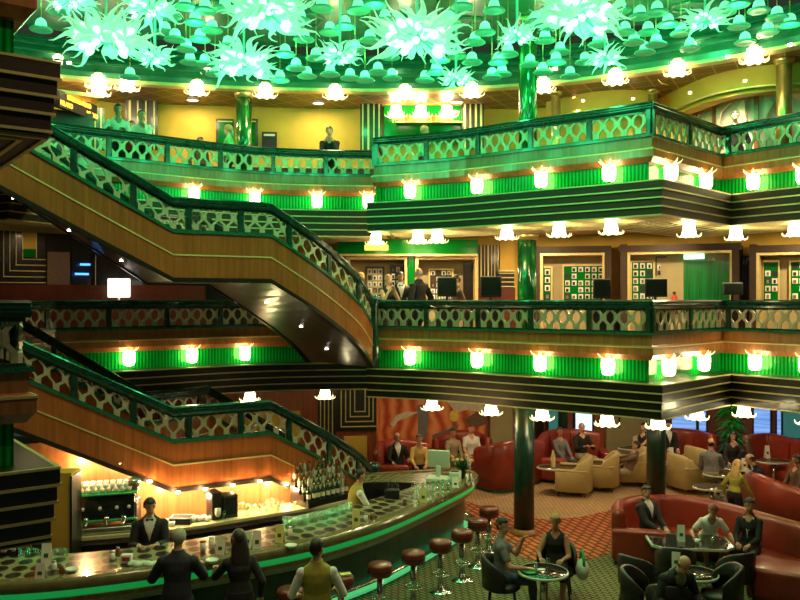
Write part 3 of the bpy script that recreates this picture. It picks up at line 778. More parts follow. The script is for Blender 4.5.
for sx,nm in ((-14,'wall_left'),(14,'wall_right')):
    m=MB(); m.box((sx,12,5.2),(.2,20,10.6)); struct(m.build(nm,'brown_lacquer'))
# ------------------------------------------------------------------ railings
def strands(m, pos, s0, s1, z0, z1, mi=0, pitch=.135, A=.036, w=.062, th=.03):
    """interlaced wavy balusters between s0 and s1; pos(s, h) -> (point, normal)"""
    n=max(2,2*round((s1-s0)/pitch/2)); p=(s1-s0)/n; hh=z1-z0; T=.36; zc=z1-.14
    for i in range(n+1):
        x0=s0+i*p; sg=1 if i%2 else -1; vs=[]; K=12
        for k in range(K+1):
            z=z0+hh*k/K; x=x0+sg*A*max(-1,min(1,1.7*math.cos(2*PI*(z-zc)/T)))
            for dx in (-w/2,w/2):
                q,nn=pos(min(max(x+dx,s0),s1),z)
                vs += [q-nn*th/2,q+nn*th/2]
        fs=[]
        for k in range(K):
            a=k*4; b=a+4
            fs += [(a+1,a+3,b+3,b+1),(a+2,a,b,b+2),(a,a+1,b+1,b),(a+3,a+2,b+2,b+3)]
        m.add(vs,fs,mi)
def rail_parts(root, path, posts, base=0.0, stair=False):
    """path: 3D line at tread/floor level"""
    pth=Path(path)
    def pos(s,h):
        q,d,n=pth.at(s); return q+Vector((0,0,base+h)),n
    m=MB(); P_=[Vector(p)+Vector((0,0,base)) for p in path]
    m.sweep(P_,[(.06,.95),(.075,.99),(.075,1.01),(.06,1.015),(.075,1.03),(.075,1.05),(.06,1.055),(.07,1.075),(.05,1.10),(-.05,1.10),(-.075,1.05),(-.075,.97),(-.06,.94)])
    m.build('handrail','rail_green',root)
    m=MB(); m.sweep(P_,[(.03,.53),(.03,.56),(-.03,.56),(-.03,.53)]); m.sweep(P_,[(.025,.915),(.025,.945),(-.025,.945),(-.025,.915)]); m.build('rail_frame','rail_green',root)
    ts=[pth.len*k/posts for k in range(posts+1)]
    for a,b in zip(ts,ts[1:]):
        m=MB(); strands(m,pos,a+.06,b-.06,.555,.925,0,*((.155,.044,.050) if stair else (.135,.037,.060))); m.build('lattice_panel','lattice_metal',root)
    for t in ts:
        q,d,n=pth.at(t); m=MB(); m.box(q+Vector((0,0,base+.74)),(.085,.085,.43),math.atan2(d.y,d.x)); m.build('post','rail_green',root)
def gallery_rail(label, path, fz, posts, grp='gallery railings'):
    p=up(offset_path(path,-.05),fz); c=p[len(p)//2]
    r=thing('gallery_railing',label,'railing',(0,0,0))
    rail_parts(r,p,posts)
for fz,dk in ((D2,'middle deck'),(D3,'top deck')):
    gallery_rail('dark green lattice railing along the long curved %s gallery, shop side'%dk if fz<5 else 'jade-lit lattice railing along the long curved top deck gallery above the shops',right_edge,fz,5)
    gallery_rail('green lattice railing around the recessed corner of the %s gallery'%dk,notch_edge,fz,6)
    gallery_rail('lattice railing of the %s gallery behind the staircase flights'%dk,left_edge,fz,7)
    gallery_rail('short end railing of the %s gallery where it steps forward'%dk,end_edge,fz,1)
    gallery_rail('railing on the close %s balcony with stepped black cornice'%dk,near_edge,fz,6)

# ------------------------------------------------------------------ staircases
def smooth_stair(zb):
    near=[(-6.55,11.37,zb+H),(-5.27,12.28,0),(-3.79,13.33,zb+H/2),(-2.31,14.2,zb+H/2),(-1.25,15.15,0),(-.62,16.6,zb)]
    near_f1=[(-6.55,11.37),(-5.2,12.38),(-3.79,13.33)]
    near_ld=[(-3.79,13.33),(-3.05,13.78),(-2.31,14.2)]
    near_f2=[(-2.31,14.2),(-1.72,14.66),(-1.2,15.25),(-.82,15.9),(-.60,16.7)]
    far_f1=[(-7.25,14.3),(-6.0,14.85),(-4.85,15.35)]
    far_ld=[(-4.85,15.35),(-4.4,15.9),(-3.98,16.6)]
    far_f2=[(-3.98,16.6),(-3.3,16.9),(-2.75,17.3),(-2.35,17.75),(-2.1,18.3)]
    return near_f1,near_ld,near_f2,far_f1,far_ld,far_f2
def staircase(label,zb):
    r=thing('staircase',label,'staircase',(0,0,0))
    nf1,nl,nf2,ff1,fl,ff2=smooth_stair(zb)
    zt=zb+H; zm=zb+H/2
    def d3(pts,z0,z1,k=6):
        c=catmull([Vector((x,y,0)) for x,y in pts],k); p=Path(c)
        return [Vector((q.x,q.y,z0+(z1-z0)*a/p.len)) for q,a in zip(c,p.a)]
    def line(f1,l,f2): 
        a=d3(f1,zt,zm); b=d3(l,zm,zm,4); c=d3(f2,zm,zb)
        return a+b[1:]+c[1:]
    near=line(nf1,nl,nf2); far=line(ff1,fl,ff2)
    # flights run away from the atrium on their far side: the near path's right hand faces the room
    for path,nm in ((near,'n'),(far,'f')):
        rail_parts(r,path,9 if nm=='n' else 7,0,True)
        m=MB(); m.sweep(path,[(.075,.55),(.075,.49),(-.075,.49),(-.075,.55)]); m.build('stringer_trim','speckled_trim',r)
        m=MB(); m.sweep(path,[(.05,.49),(.05,-.27),(-.05,-.27),(-.05,.49)]); m.build('side_panel','stair_wood',r)
        m=MB(); m.sweep(path,[(.062,.14),(.062,.115),(.03,.115),(.03,.14)]); m.build('panel_inlay','gold_line',r)
        m=MB(); m.sweep(path,[(.06,-.25),(.06,-.33),(-.06,-.33),(-.06,-.25)]); m.build('bottom_edge','black_lacquer',r)
    def flight(a,b,z0,z1,n):
        pa=Path(catmull([Vector((x,y,0)) for x,y in a],6)); pb=Path(catmull([Vector((x,y,0)) for x,y in b],6))
        for i in range(n):
            t0=i/n; t1=(i+1)/n; z=z0+(z1-z0)*(i+.5)/n
            q=[pa.at(pa.len*t0)[0],pa.at(pa.len*t1)[0],pb.at(pb.len*t1)[0],pb.at(pb.len*t0)[0]]
            m=MB(); m.prism([(v.x,v.y) for v in q],z-.14,z); m.build('tread','deck_carpet',r)
        m=MB(); K=14; vs=[]
        for k in range(K+1):
            z=z0+(z1-z0)*k/K-.26
            for p in (pa,pb):
                v=p.at(p.len*k/K)[0]; vs.append((v.x,v.y,z)); vs.append((v.x,v.y,z-.04))
        fs=[]
        for k in range(K):
            i=k*4; fs += [(i,i+4,i+6,i+2),(i+1,i+3,i+7,i+5),(i,i+1,i+5,i+4),(i+2,i+6,i+7,i+3)]
        fs += [(0,2,3,1),(4*K,4*K+1,4*K+3,4*K+2)]
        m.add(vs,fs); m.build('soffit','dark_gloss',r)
        for k in (3,7,11):
            for t in (.5,):
                v=pa.at(pa.len*k/K)[0].lerp(pb.at(pb.len*k/K)[0],t); z=z0+(z1-z0)*k/K-.305
                m=MB(); m.lathe([(.0,-.012),(.035,-.010),(.035,.01),(0,.012)],(v.x,v.y,z),10); m.build('soffit_light','white_spot',r)
    flight(nf1,ff1,zt,zm,10); flight(nf2,ff2,zm,zb,10)
    poly=[(x,y) for x,y in nl]+[(x,y) for x,y in fl[::-1]]
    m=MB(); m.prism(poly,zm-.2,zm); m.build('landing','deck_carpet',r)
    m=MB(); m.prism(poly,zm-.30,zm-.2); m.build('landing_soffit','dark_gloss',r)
    # newel at the foot
    q=near[-1]; m=MB(); m.lathe([(.13,-.3),(.13,.2),(.10,.3),(.10,1.0),(.15,1.08),(.13,1.18),(0,1.22)],q+Vector((.05,.05,0)),16); m.build('newel','rail_green',r)
    return r
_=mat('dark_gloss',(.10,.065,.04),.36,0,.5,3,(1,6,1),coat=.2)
staircase('upper curved wooden staircase rising from the middle deck to the top deck',D2)
staircase('lower curved wooden staircase with lattice rail coming down behind the bar',0.0)

# ------------------------------------------------------------------ columns
def column(name_label, x, y, z0, z1, r, mt):
    c=thing('marble_column',name_label,'column',(x,y,z0))
    h=z1-z0
    m=MB(); m.lathe([(r,.1),(r*1.01,h*.5),(r,h-(.0 if mt=='dark_marble' else .12))],seg=24); m.build('shaft',mt,c)
    m=MB(); m.lathe([(r*1.3,0),(r*1.3,.05),(r*1.12,.08),(r*1.1,.11),(r*.9,.12)],seg=24); m.build('base_ring','copper_wood' if mt=='dark_marble' else 'gold',c)
    if mt!='dark_marble':
        m=MB(); m.lathe([(r*.9,h-.13),(r*1.15,h-.11),(r*1.25,h-.04),(r*1.25,h),(0,h)],seg=24); m.build('capital','gold',c)
def xcol(px,d): return (px-400)/F*d
for px,d,nm in ((524,15.75,'beside the bar stools'),(656,17.6,'behind the long red sofa')):
    column('dark green marble column on the lounge floor '+nm,xcol(px,d),d,0,D2-.92,.20,'dark_marble')
column('green veined column on the middle deck in front of the photo shops',xcol(527,16.2),16.2,D2,D3-1.02,.19,'green_marble')
column('glowing green column on the top deck beside the arched booths',xcol(528,16.6),16.6,D3,ZC+1.0,.19,'green_marble')
column('glowing green column on the top deck in front of the plain yellow wall',xcol(244,18.75),18.75,D3,ZC,.18,'green_marble')
# ------------------------------------------------------------------ deck interiors
BW=Path(back_wall)
def on_wall(px0,px1,py0,py1,off,th,name,mt,parent=None,z_floor=None):
    t0,w0,d0,n0=BW.at_px(px0,off); t1,w1,d1,n1=BW.at_px(px1,off)
    c=(w0+w1)/2; dv=(w1-w0); wd=Vector((dv.x,dv.y,0)).length; rz=math.atan2(dv.y,dv.x); d=c.y
    za=E-(py0-300)/F*d; zb=E-(py1-300)/F*d
    if z_floor is not None: zb=z_floor
    m=MB(); m.box((0,0,0),(wd,th,za-zb)); o=m.build(name,mt,parent)
    o.location=(c.x,c.y,(za+zb)/2); o.rotation_euler=(0,0,rz)
    return o
def frame_on_wall(px0,px1,py0,off,th,w,name,mt,parent,zf):
    """portal: two jambs and a head"""
    d=BW.at_px((px0+px1)/2,off)[1].y; wp=w*F/d
    on_wall(px0,px0+wp,py0,0,off,th,name,mt,parent,zf); on_wall(px1-wp,px1,py0,0,off,th,name,mt,parent,zf)
    on_wall(px0,px1,py0,py0+wp,off,th*1.02,name,mt,parent)
def photo_board(px0,px1,py0,py1,off,label,cols,rows,bg='green_glass',fr='gold_line'):
    b=thing('photo_display_board',label,'display board',(0,0,0),group='photo display boards of the middle deck shops')
    on_wall(px0,px1,py0,py1,off,.05,'board',bg,b)
    dd=BW.at_px((px0+px1)/2,off)[1].y
    on_wall(px0-1.5,px0,py0-1.5,py1,off+.03,.06,'frame',fr,b); on_wall(px1,px1+1.5,py0-1.5,py1,off+.03,.06,'frame',fr,b); on_wall(px0,px1,py0-1.5,py0,off+.03,.06,'frame',fr,b)
    cw=(px1-px0)/cols; rh=(py1-py0)/rows
    for i in range(cols):
        for j in range(rows):
            if random.random()<.1: continue
            p=on_wall(px0+cw*(i+.14),px0+cw*(i+.88),py0+rh*(j+.14),py0+rh*(j+.86),off+.035,.012,'photo_print',random.choice(['photo_white','photo_white','photo_white','cloth_navy','pale_plastic']),b)
            pc=on_wall(px0+cw*(i+.32),px0+cw*(i+.66),py0+rh*(j+.34),py0+rh*(j+.8),off+.045,.012,'picture',random.choice(['cloth_black','cloth_brown','cloth_grey','cloth_navy']),p); pc.matrix_parent_inverse=p.matrix_basis.inverted()
def portal(px0,px1,py0,label,inner=True):
    p=thing('shop_portal',label,'shop front',(0,0,0))
    frame_on_wall(px0,px1,py0,.30,.60,.16,'outer_frame','brown_lacquer',p,D2)
    dd=BW.at_px((px0+px1)/2,.6)[1].y; w=.16*F/dd
    frame_on_wall(px0+w,px1-w,py0+w,.30,.56,.06,'inner_frame','gold_line',p,D2)
    on_wall(px0+w,px1-w,py0+w,0,.04,.06,'back_panel','tan_wall',p,D2)
    return p
# green fronted shop bay
g=thing('shop_header','green glass shop header with warm lamps over the two cream framed openings','shop header',(0,0,0))
on_wall(338,477,240,255,.55,.5,'glass_panel','green_glass',g); on_wall(338,477,254.5,256.5,.58,.5,'gold_ledge','gold_line',g)
s=thing('shop_sign','small amber lit sign on the green glass header','sign',(0,0,0)); on_wall(365,388,245,250,.84,.04,'sign_panel','led_orange',s)
for a,b,lb in ((347,407,'cream framed shop opening on the middle deck closest to the staircase head'),(415,477,'cream framed shop opening on the middle deck beside the striped black panel')):
    p=thing('shop_portal',lb,'shop front',(0,0,0))
    frame_on_wall(a,b,257,.45,.5,.07,'outer_frame','gold_line',p,D2); on_wall(a,b,257,0,.05,.05,'back_panel','tan_wall',p,D2)
on_wall(463,476,263,0,.09,.06,'door_leaf','black_lacquer',None,D2)['kind']='structure'
bpy.data.objects['door_leaf'].name='door_5'
pl=thing('green_pilaster','green glass pilaster between the two cream framed shop openings','pilaster',(0,0,0)); on_wall(408,414,256,0,.45,.4,'shaft','green_glass',pl,D2)
photo_board(367,383,268,300,.12,'photo board with pink card in the shop opening closest to the staircase head',3,5,'tan_wall','black_lacquer')
photo_board(391,405,266,300,.12,'dark photo board behind the man in a tuxedo',3,5,'black_lacquer','black_lacquer')
photo_board(430,452,270,300,.12,'photo board behind the bald man in a dark suit',4,5,'brown_lacquer','gold_line')
portal(534,611,247,'brown framed shop front with two green photo boards behind the veined column')
portal(620,741,245,'wide brown framed shop front with dark green doorway under the exit sign')
portal(751,850,245,'brown framed shop front beside the dark panel with a signature')
photo_board(537,551,268,300,.14,'narrow colourful photo board right beside the green veined column',2,4)
photo_board(564,604,266,300,.14,'widest green photo board with rows of white prints',6,5)
photo_board(632,653,262,300,.14,'green photo board behind the monitor at the gallery corner',3,5)
photo_board(764,778,262,300,.14,'slim green photo board in the front beside the signature panel',2,5)
photo_board(791,806,262,300,.14,'green photo board cut by the photo edge',2,5)
photo_board(657,668,258,276,.14,'small dark photo board next to the green doorway',2,3,'black_lacquer','black_lacquer')
d6=on_wall(672,733,261,0,.16,.06,'door_6','green_curtain',None,D2); d6['kind']='structure'
on_wall(712.5,715.5,258,0,.19,.06,'door_frame','gold_line',d6,D2).matrix_parent_inverse=d6.matrix_basis.inverted()
ex=thing('exit_sign','pale green lit exit sign above the dark green doorway','exit sign',(0,0,0)); on_wall(684,704,250,259,.55,.06,'sign_panel','exit_green',ex)
fx=thing('fire_extinguisher','small red fire extinguisher beside the dark green doorway','fire extinguisher',(0,0,0))
_,q,_,_=BW.at_px(674,.32); m=MB(); m.lathe([(.0,0),(.07,.02),(.07,.42),(.03,.48),(.0,.5)],(q.x,q.y,D2+.75),12); m.build('cylinder','cloth_red',fx); m=MB(); m.box((q.x,q.y,D2+1.27),(.05,.09,.06)); m.build('handle','black_plastic',fx)
sp=thing('signature_panel','dark wall panel with a pale scribbled signature between two brown shop fronts','panel',(0,0,0))
on_wall(742,751,256,0,.12,.1,'panel','cloth_navy',sp,D2)
_,q,dv,nn=BW.at_px(746.5,.19); m=MB(); m.tube([q+dv*(-.09+.03*k)+Vector((0,0,E+.82+.07*math.sin(k*2.2)+.03*k)) for k in range(8)],.008,6); m.build('signature','photo_white',sp)
# black panels with nested gold lines
def nested_panel(px0,px1,py0,py1,off,label,k=4,kind='L',deck=None):
    p=thing('striped_panel',label,'wall panel',(0,0,0))
    on_wall(px0,px1,py0,py1,off,.05,'panel','black_lacquer',p)
    w=px1-px0; h=py1-py0
    for i in range(k):
        t=(i+.5)/k
        if kind=='L':
            x=px0+w*.42*t*1.4; y=py1-h*.5*t
            on_wall(x,x+1,py0,y,off+.03,.03,'gold_stripe','gold_line',p); on_wall(x,px1,y-1,y,off+.03,.03,'gold_stripe','gold_line',p)
        elif kind=='box':
            a=.5*t
            x0,x1,y0,y1=px0+w*a,px1-w*a,py0+h*a,py1-h*a
            on_wall(x0,x0+1,y0,y1,off+.03,.03,'gold_stripe','gold_line',p); on_wall(x1-1,x1,y0,y1,off+.03,.03,'gold_stripe','gold_line',p)
            on_wall(x0,x1,y0,y0+1,off+.03,.03,'gold_stripe','gold_line',p); on_wall(x0,x1,y1-1,y1,off+.03,.03,'gold_stripe','gold_line',p)
        else:
            x=px0+w*t; on_wall(x-.8,x+.8,py0,py1,off+.03,.03,'gold_stripe','gold_line',p)
    return p
nested_panel(479,514,245,298,.1,'black panel with stepped gold stripes between the shops on the middle deck',6)
pi=thing('yellow_picture','plain yellow picture on the striped panel beside the veined column','picture',(0,0,0)); on_wall(500,514,242,270,.2,.05,'canvas','yellow_wall',pi); on_wall(499,515,270,271.5,.2,.06,'frame','gold_line',pi)
nested_panel(-6,46,228,286,.1,'black panel with stepped gold stripes beyond the upper staircase',5)
bp_=thing('dark_wall_panel','plain black wall panel around the dark doorways beyond the upper staircase','wall panel',(0,0,0)); on_wall(46,92,226,0,.01,.02,'panel','black_lacquer',bp_,D2); on_wall(92,250,226,0,.01,.02,'panel','black_lacquer',bp_,D2)
nested_panel(92,134,255,290,.1,'dark striped panel with gold lines beneath the upper staircase',4)
pi=thing('yellow_picture','yellow picture with a green lower strip on the black striped panel','picture',(0,0,0)); on_wall(23,36,229,249,.2,.05,'canvas','yellow_wall',pi); on_wall(23,36,249,257,.2,.05,'green_strip','green_glass',pi)
on_wall(22,23,228,258,.2,.06,'frame','gold_line',pi); on_wall(36,37,228,258,.2,.06,'frame','gold_line',pi)
d=on_wall(47,70,252,0,.08,.08,'door_7','cloth_brown',None,D2); d['kind']='structure'
d=on_wall(72,92,246,0,.04,.06,'door_8','black_lacquer',None,D2); d['kind']='structure'
b=thing('information_screen','pair of thin blue lit screens in the dark doorway beyond the staircase','screen',(0,0,0)); on_wall(80,90,263.5,265.5,.3,.05,'screen','blue_screen',b); on_wall(75,89,273,275,.3,.05,'screen','blue_screen',b); on_wall(74,91,262,263,.26,.05,'bracket','black_plastic',b)
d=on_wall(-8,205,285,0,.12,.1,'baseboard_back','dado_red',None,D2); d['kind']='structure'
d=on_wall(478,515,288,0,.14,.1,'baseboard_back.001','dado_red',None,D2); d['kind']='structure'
q=P(119,287,18.6); lb=thing('lit_sign_board','white lit sign board standing behind the middle deck railing','sign',(q.x,q.y,D2)); m=MB(); m.rbox((0,0,1.38),(.52,.06,.44),.02); m.build('lit_panel','lit_board',lb); m=MB(); m.tube([(0,.0,0),(0,0,1.2)],.025); m.lathe([(.18,0),(.18,.02),(0,.03)],seg=14); m.build('stand','chrome',lb)
# small red and pale notices
# monitors along the gallery
def monitor(px,py,d,w,h,label,rz=0):
    q=P(px,py,d); r=thing('monitor',label,'monitor',(q.x,q.y,D2),rz,'photo viewing monitors along the middle gallery')
    zc=q.z-D2
    m=MB(); m.rbox((0,0,zc),(w,.06,h),.012); m.build('case','black_plastic',r)
    m=MB(); m.rbox((0,-.035,zc+.01),(w*.9,.012,h*.84),.004); m.build('screen','screen_dark',r)
    m=MB(); m.box((0,.045,zc+h/2+.004),(w*1.0,.03,.012)); m.build('lit_edge','pale_plastic',r)
    m=MB(); m.tube([(0,.05,1.03),(0,.05,zc)],.03); m.lathe([(.14,1.0),(.14,1.02),(0,1.03)],(0,.03,0),16); m.build('stand','black_plastic',r)
    m=MB(); m.rbox((0,.05,.5),(.5,.4,1.0),.03); m.build('pedestal','black_lacquer',r)
monitor(447,287,17.4,.42,.42,'black monitor behind the gallery rail beside the bald man')
monitor(491,287,17.0,.44,.44,'black monitor in front of the stepped gold stripes')
monitor(602,289,16.4,.36,.40,'black monitor in front of the widest photo board')
monitor(656,288,16.0,.44,.36,'black monitor at the gallery corner facing the green doorway')
monitor(733,289,17.6,.42,.26,'low black monitor in front of the signature panel')
# top deck
sg=thing('led_ticker','amber LED ticker board high on the top deck beside the close balcony','sign',(0,0,0))
a=P(57,104,17.2); b=P(94,108,18.6); c=(a+b)/2; rz=math.atan2(b.y-a.y,b.x-a.x); ln=(b-a).length
m=MB(); m.box((0,0,0),(ln,.14,.36)); o=m.build('housing','black_plastic',sg); o.location=c; o.rotation_euler=(0,0,rz)
nrm=Vector((math.sin(rz),-math.cos(rz),0))
text_mesh('RETROBARIA MILANO',.15,'led_text','led_orange',sg,c+nrm*.08+Vector((0,0,.08)),(PI/2,0,rz),.003,.62)
ld=Vector((math.cos(rz),math.sin(rz),0))
for dx in (-.48,.52): text_mesh('MILANO',.15,'led_text','led_orange',sg,c+nrm*.08+ld*dx+Vector((0,0,-.09)),(PI/2,0,rz),.003,.8)
bx=on_wall(50,98,94,97.5,1.6,.5,'trim_80','gold_line'); bx['kind']='structure'
d=on_wall(40,93,111,0,1.2,.1,'door_9','black_lacquer',None,D3); d['kind']='structure'
nested_panel(126,158,86,150,.3,'black and gold fluted pilaster behind the people leaning on the top deck rail',4,'V')
nested_panel(92,104,108,150,.9,'narrow black and gold pilaster beside the LED ticker',2,'V')
nested_panel(360,382,103,150,.5,'black and gold fluted pilaster on the staircase side of the green lamp niche',4,'V')
nested_panel(462,484,99,150,.5,'black and gold fluted pilaster on the booth side of the green lamp niche',4,'V')
gn=thing('lamp_niche','green glass niche with three lamps and an amber sign on the top deck','niche',(0,0,0)); on_wall(384,461,96,140,.3,.1,'glass_panel','green_glass',gn); on_wall(380,464,92,96,.6,.5,'gold_canopy','gold_line',gn)
on_wall(396,463,122,123.4,.45,.2,'ledge','gold_line',gn)
_,q,dv,nn=BW.at_px(423,.42); sgn=thing('amber_sign','glowing amber lettering strip in the green lamp niche','sign',(0,0,0))
text_mesh('MILANO BAR',.24,'led_text','led_orange',sgn,Vector((q.x,q.y,E+(300-119.5)/F*q.y)),(PI/2,0,math.atan2(dv.y,dv.x)),.01,1.1)
on_wall(402,447,115.5,123,.38,.04,'sign_backing','led_board',sgn)
for px0,px1,lb in ((216,234,'dark framed picture with green glass behind the woman in bright green'),(248,258,'dark framed picture on the far side of the glowing column')):
    f=thing('framed_picture',lb,'picture',(0,0,0)); on_wall(px0,px1,119,150,.06,.06,'frame','black_lacquer',f); on_wall(px0+2.5,px1-2.5,122,150,.10,.03,'canvas','green_glass',f); on_wall(px0+1.8,px1-1.8,121,122,.1,.04,'gold_liner','gold_line',f)
f=thing('blue_notice','small dark blue notice on the yellow wall of the top deck','notice',(0,0,0)); on_wall(262,277,132,150,.08,.04,'panel','cloth_navy',f); on_wall(264,275,134,136,.11,.02,'print','photo_white',f)
# arched booths
def booth(pts,label,white):
    b=thing('arched_booth',label,'booth',(0,0,0))
    path=catmull([PD(px,d) for px,d in pts],6)
    for p in path: p.z=ZC
    m=MB(); m.sweep(path,[(0,0),(0,-.42),(-.12,-.42),(-.12,0)]); m.build('curved_fascia','yellow_wall',b)
    m=MB(); m.sweep(path,[(-.12,-.38),(-.12,-.52),(-.45,-.52),(-.45,-.38)]); m.build('inner_fascia','yellow_wall',b)
    m=MB(); m.sweep(path,[(.02,-.41),(.02,-.44),(-.05,-.44),(-.05,-.41)]); m.build('fascia_bead','gold_line',b)
    pb=offset_path(path,-.9 if white else -.45)
    m=MB(); m.sweep(pb,[(0,-.3),(0,-2.5),(-.08,-2.5),(-.08,-.3)]); m.build('back_panel','white_drape' if white else 'yellow_wall',b)
    pp=Path(pb)
    if white:
        for t in (.02,.33,.66,.98):
            q,d,n=pp.at(pp.len*t); m=MB(); m.box(q+n*.05+Vector((0,0,-1.4)),(.09,.08,2.2),math.atan2(d.y,d.x)); m.build('mullion','copper_wood',b)
        for t in (.18,.5,.82):
            q,d,n=pp.at(pp.len*t); m=MB()
            rr=[]; 
            for sx in (-1,1):
                m.add([q+n*.06+d*(sx*.02)+Vector((0,0,-.45)),q+n*.06+d*(sx*.45)+Vector((0,0,-.45)),q+n*.06+d*(sx*.45)+Vector((0,0,-1.0)),q+n*.10+d*(sx*.25)+Vector((0,0,-.62)),
                       q+n*.10+d*(sx*.02)+Vector((0,0,-.45)),q+n*.10+d*(sx*.45)+Vector((0,0,-.45)),q+n*.10+d*(sx*.45)+Vector((0,0,-1.0)),q+n*.14+d*(sx*.25)+Vector((0,0,-.62))],[(0,1,2,3),(4,7,6,5),(0,4,5,1),(1,5,6,2),(2,6,7,3),(3,7,4,0)])
            m.build('swag_curtain','cloth_cream',b)
    return b
booth([(655,19.4),(680,18.3),(710,17.3),(745,16.7),(785,16.4),(830,16.2)],'curved yellow booth with white panels and swag curtains on the top deck',True)
booth([(546,19.6),(575,18.9),(610,18.5),(648,18.5)],'curved yellow booth with plain walls on the top deck beside the white panelled one',False)
for px,d,r,lb in ((556,18.6,.11,'slender gold column at the plain yellow booth'),(653,18.4,.10,'slender gold column between the two yellow booths'),(784,16.1,.15,'thick gold column at the end of the white panelled booth')):
    c=thing('gold_column',lb,'column',(xcol(px,d),d,D3)); m=MB(); m.lathe([(r,.1),(r,ZC-D3-.1)],seg=18); m.build('shaft','gold',c); m=MB(); m.lathe([(r*1.3,0),(r*1.3,.08),(r,.11)],seg=18); m.build('base_ring','gold',c); m=MB(); m.lathe([(r,ZC-D3-.12),(r*1.35,ZC-D3-.05),(r*1.35,ZC-D3),(0,ZC-D3)],seg=18); m.build('capital','gold',c)
sh=P(601,0,19.5)
st=thing('sconce_arm','small gold hook bracket under the ceiling between the booths','bracket',(0,0,0)); q=P(659,80,17.6); m=MB(); m.tube([q+Vector((.0,0,.3)),q+Vector((-.05,0,.05)),q+Vector((.05,0,-.08)),q+Vector((.2,0,-.1)),q+Vector((.22,0,0))],.018,8); m.build('hook','gold',st)
def downlight(px,py,d,label,z=None,mt='white_spot',r=.06):
    q=P(px,py,d)
    if z is not None: q=PZ(px,py,z)
    l=thing('downlight',label,'downlight',q,group='recessed downlights'); m=MB(); m.lathe([(0,-.012),(r*.75,-.012),(r*.75,.02),(0,.02)],seg=12); m.build('bulb',mt,l)
    m=MB(); m.lathe([(r*.75,-.016),(r,-.016),(r*1.05,.0),(r*.75,.0)],seg=12,cap=False); m.build('trim_ring','gold',l)
for px,py,lb in ((629,74,'ceiling downlight over the plain yellow booth'),(728,57,'ceiling downlight over the middle of the white panelled booth'),(790,45,'ceiling downlight over the end of the white panelled booth'),(69,63,'ceiling downlight above the LED ticker')):
    downlight(px,py,0,lb,ZC-.02)
for px,py,d,lb in ((690,93,16.9,'warm spot under the yellow fascia, staircase end'),(745,81,16.2,'warm spot under the yellow fascia, gold column end'),(583,101,18.4,'warm spot under the plain booth fascia, veined column side'),(633,99,18.2,'warm spot under the plain booth fascia, corner side')):
    downlight(px,py,d,lb,None,'spot_warm',.05)
    q=P(px,py,d); li=bpy.data.lights.new('booth_spot','SPOT'); li.energy=260; li.color=(1,.74,.44); li.spot_size=1.5; li.spot_blend=.7; li.shadow_soft_size=.05
    o=bpy.data.objects.new('booth_spot',li); COL.objects.link(o); o.location=q+Vector((0,.45,-.10)); o.rotation_euler=(.85,0,0)

# ------------------------------------------------------------------ lamps
def make_sconce():
    r=thing('wall_lamp','lamp','wall lamp')
    m=MB(); m.lathe([(.05,-.15),(.09,-.135),(.112,-.08),(.118,.05),(.112,.13),(.0,.135)],seg=16); m.build('glass_shade','warm_lamp',r)
    m=MB(); m.lathe([(.0,-.195),(.02,-.18),(.03,-.155),(.05,-.148),(0,-.146)],seg=12); m.build('finial','gold',r)
    m=MB()
    for k in range(6):
        a=2*PI*k/6; c=Vector((math.cos(a),math.sin(a),0))
        m.tube([c*.07+Vector((0,0,.13)),c*.12+Vector((0,0,.16)),c*.17+Vector((0,0,.19)),c*.20+Vector((0,0,.235))],[.02,.024,.02,.006],6,flat=.5)
    m.build('petal_crown','lamp_rim',r)
    m=MB(); m.box((0,.13,.12),(.05,.2,.04)); m.build('bracket','gold',r)
    return r
SCN=make_sconce(); sc_first=[True]
def sconce(p,rz,label):
    if sc_first[0]: sc_first[0]=False; SCN.location=p; SCN.rotation_euler=(0,0,rz); SCN['label']=label; SCN['group']='frosted wall lamps on the green glass bands'
    else: dup(SCN,p,rz,label,'frosted wall lamps on the green glass bands')
def band_lamps(path,pxs,fz,where,frm):
    pp=Path(path)
    for i,px in enumerate(pxs):
        t,q,d,n=pp.at_px(px,.08); sconce((q.x,q.y,fz-.09),math.atan2(d.y,d.x),'frosted lamp on the %s green band, %s from %s'%(where,ORD[i],frm))
band_lamps(right_edge,[410,477,541,609],D3,'upper','the step beside the staircase')
band_lamps(notch_edge,[671,706],D3,'upper','the jutting corner, inside the recess'); band_lamps(notch_edge[1:],[753,803],D3,'upper','the recess, on the outer bay')
band_lamps(right_edge,[410,477,540,608],D2,'lower','the staircase foot')
band_lamps(notch_edge,[669,704],D2,'lower','the jutting corner, inside the recess'); band_lamps(notch_edge[1:],[755,806],D2,'lower','the recess, on the outer bay')
band_lamps(left_edge,[194,255,317,368],D3,'upper curved','the close balcony')
band_lamps(left_edge,[129,192,245],D2,'lower curved','the close balcony')
def make_bell(nm='ceiling_lamp'):
    r=thing(nm,'lamp','ceiling lamp')
    m=MB(); m.lathe([(.06,.13),(.10,.11),(.115,.03),(.125,-.05),(.15,-.085),(.0,-.09)],seg=18); m.build('bell_shade','bell_lamp',r)
    m=MB()
    for k in range(8):
        a=2*PI*k/8; c=Vector((math.cos(a),math.sin(a),0))
        m.tube([c*.12+Vector((0,0,-.085)),c*.18+Vector((0,0,-.10)),c*.225+Vector((0,0,-.075)),c*.235+Vector((0,0,-.03))],[.03,.03,.02,.005],6,flat=.35)
    m.build('petal_rim','lamp_rim',r)
    m=MB(); m.lathe([(.05,.13),(.07,.15),(.07,.17),(0,.172)],seg=14); m.lathe([(.0,-.125),(.012,-.115),(.012,-.09)],seg=8); m.build('mount','gold',r)
    return r
BELL=make_bell(); be_first=[True]
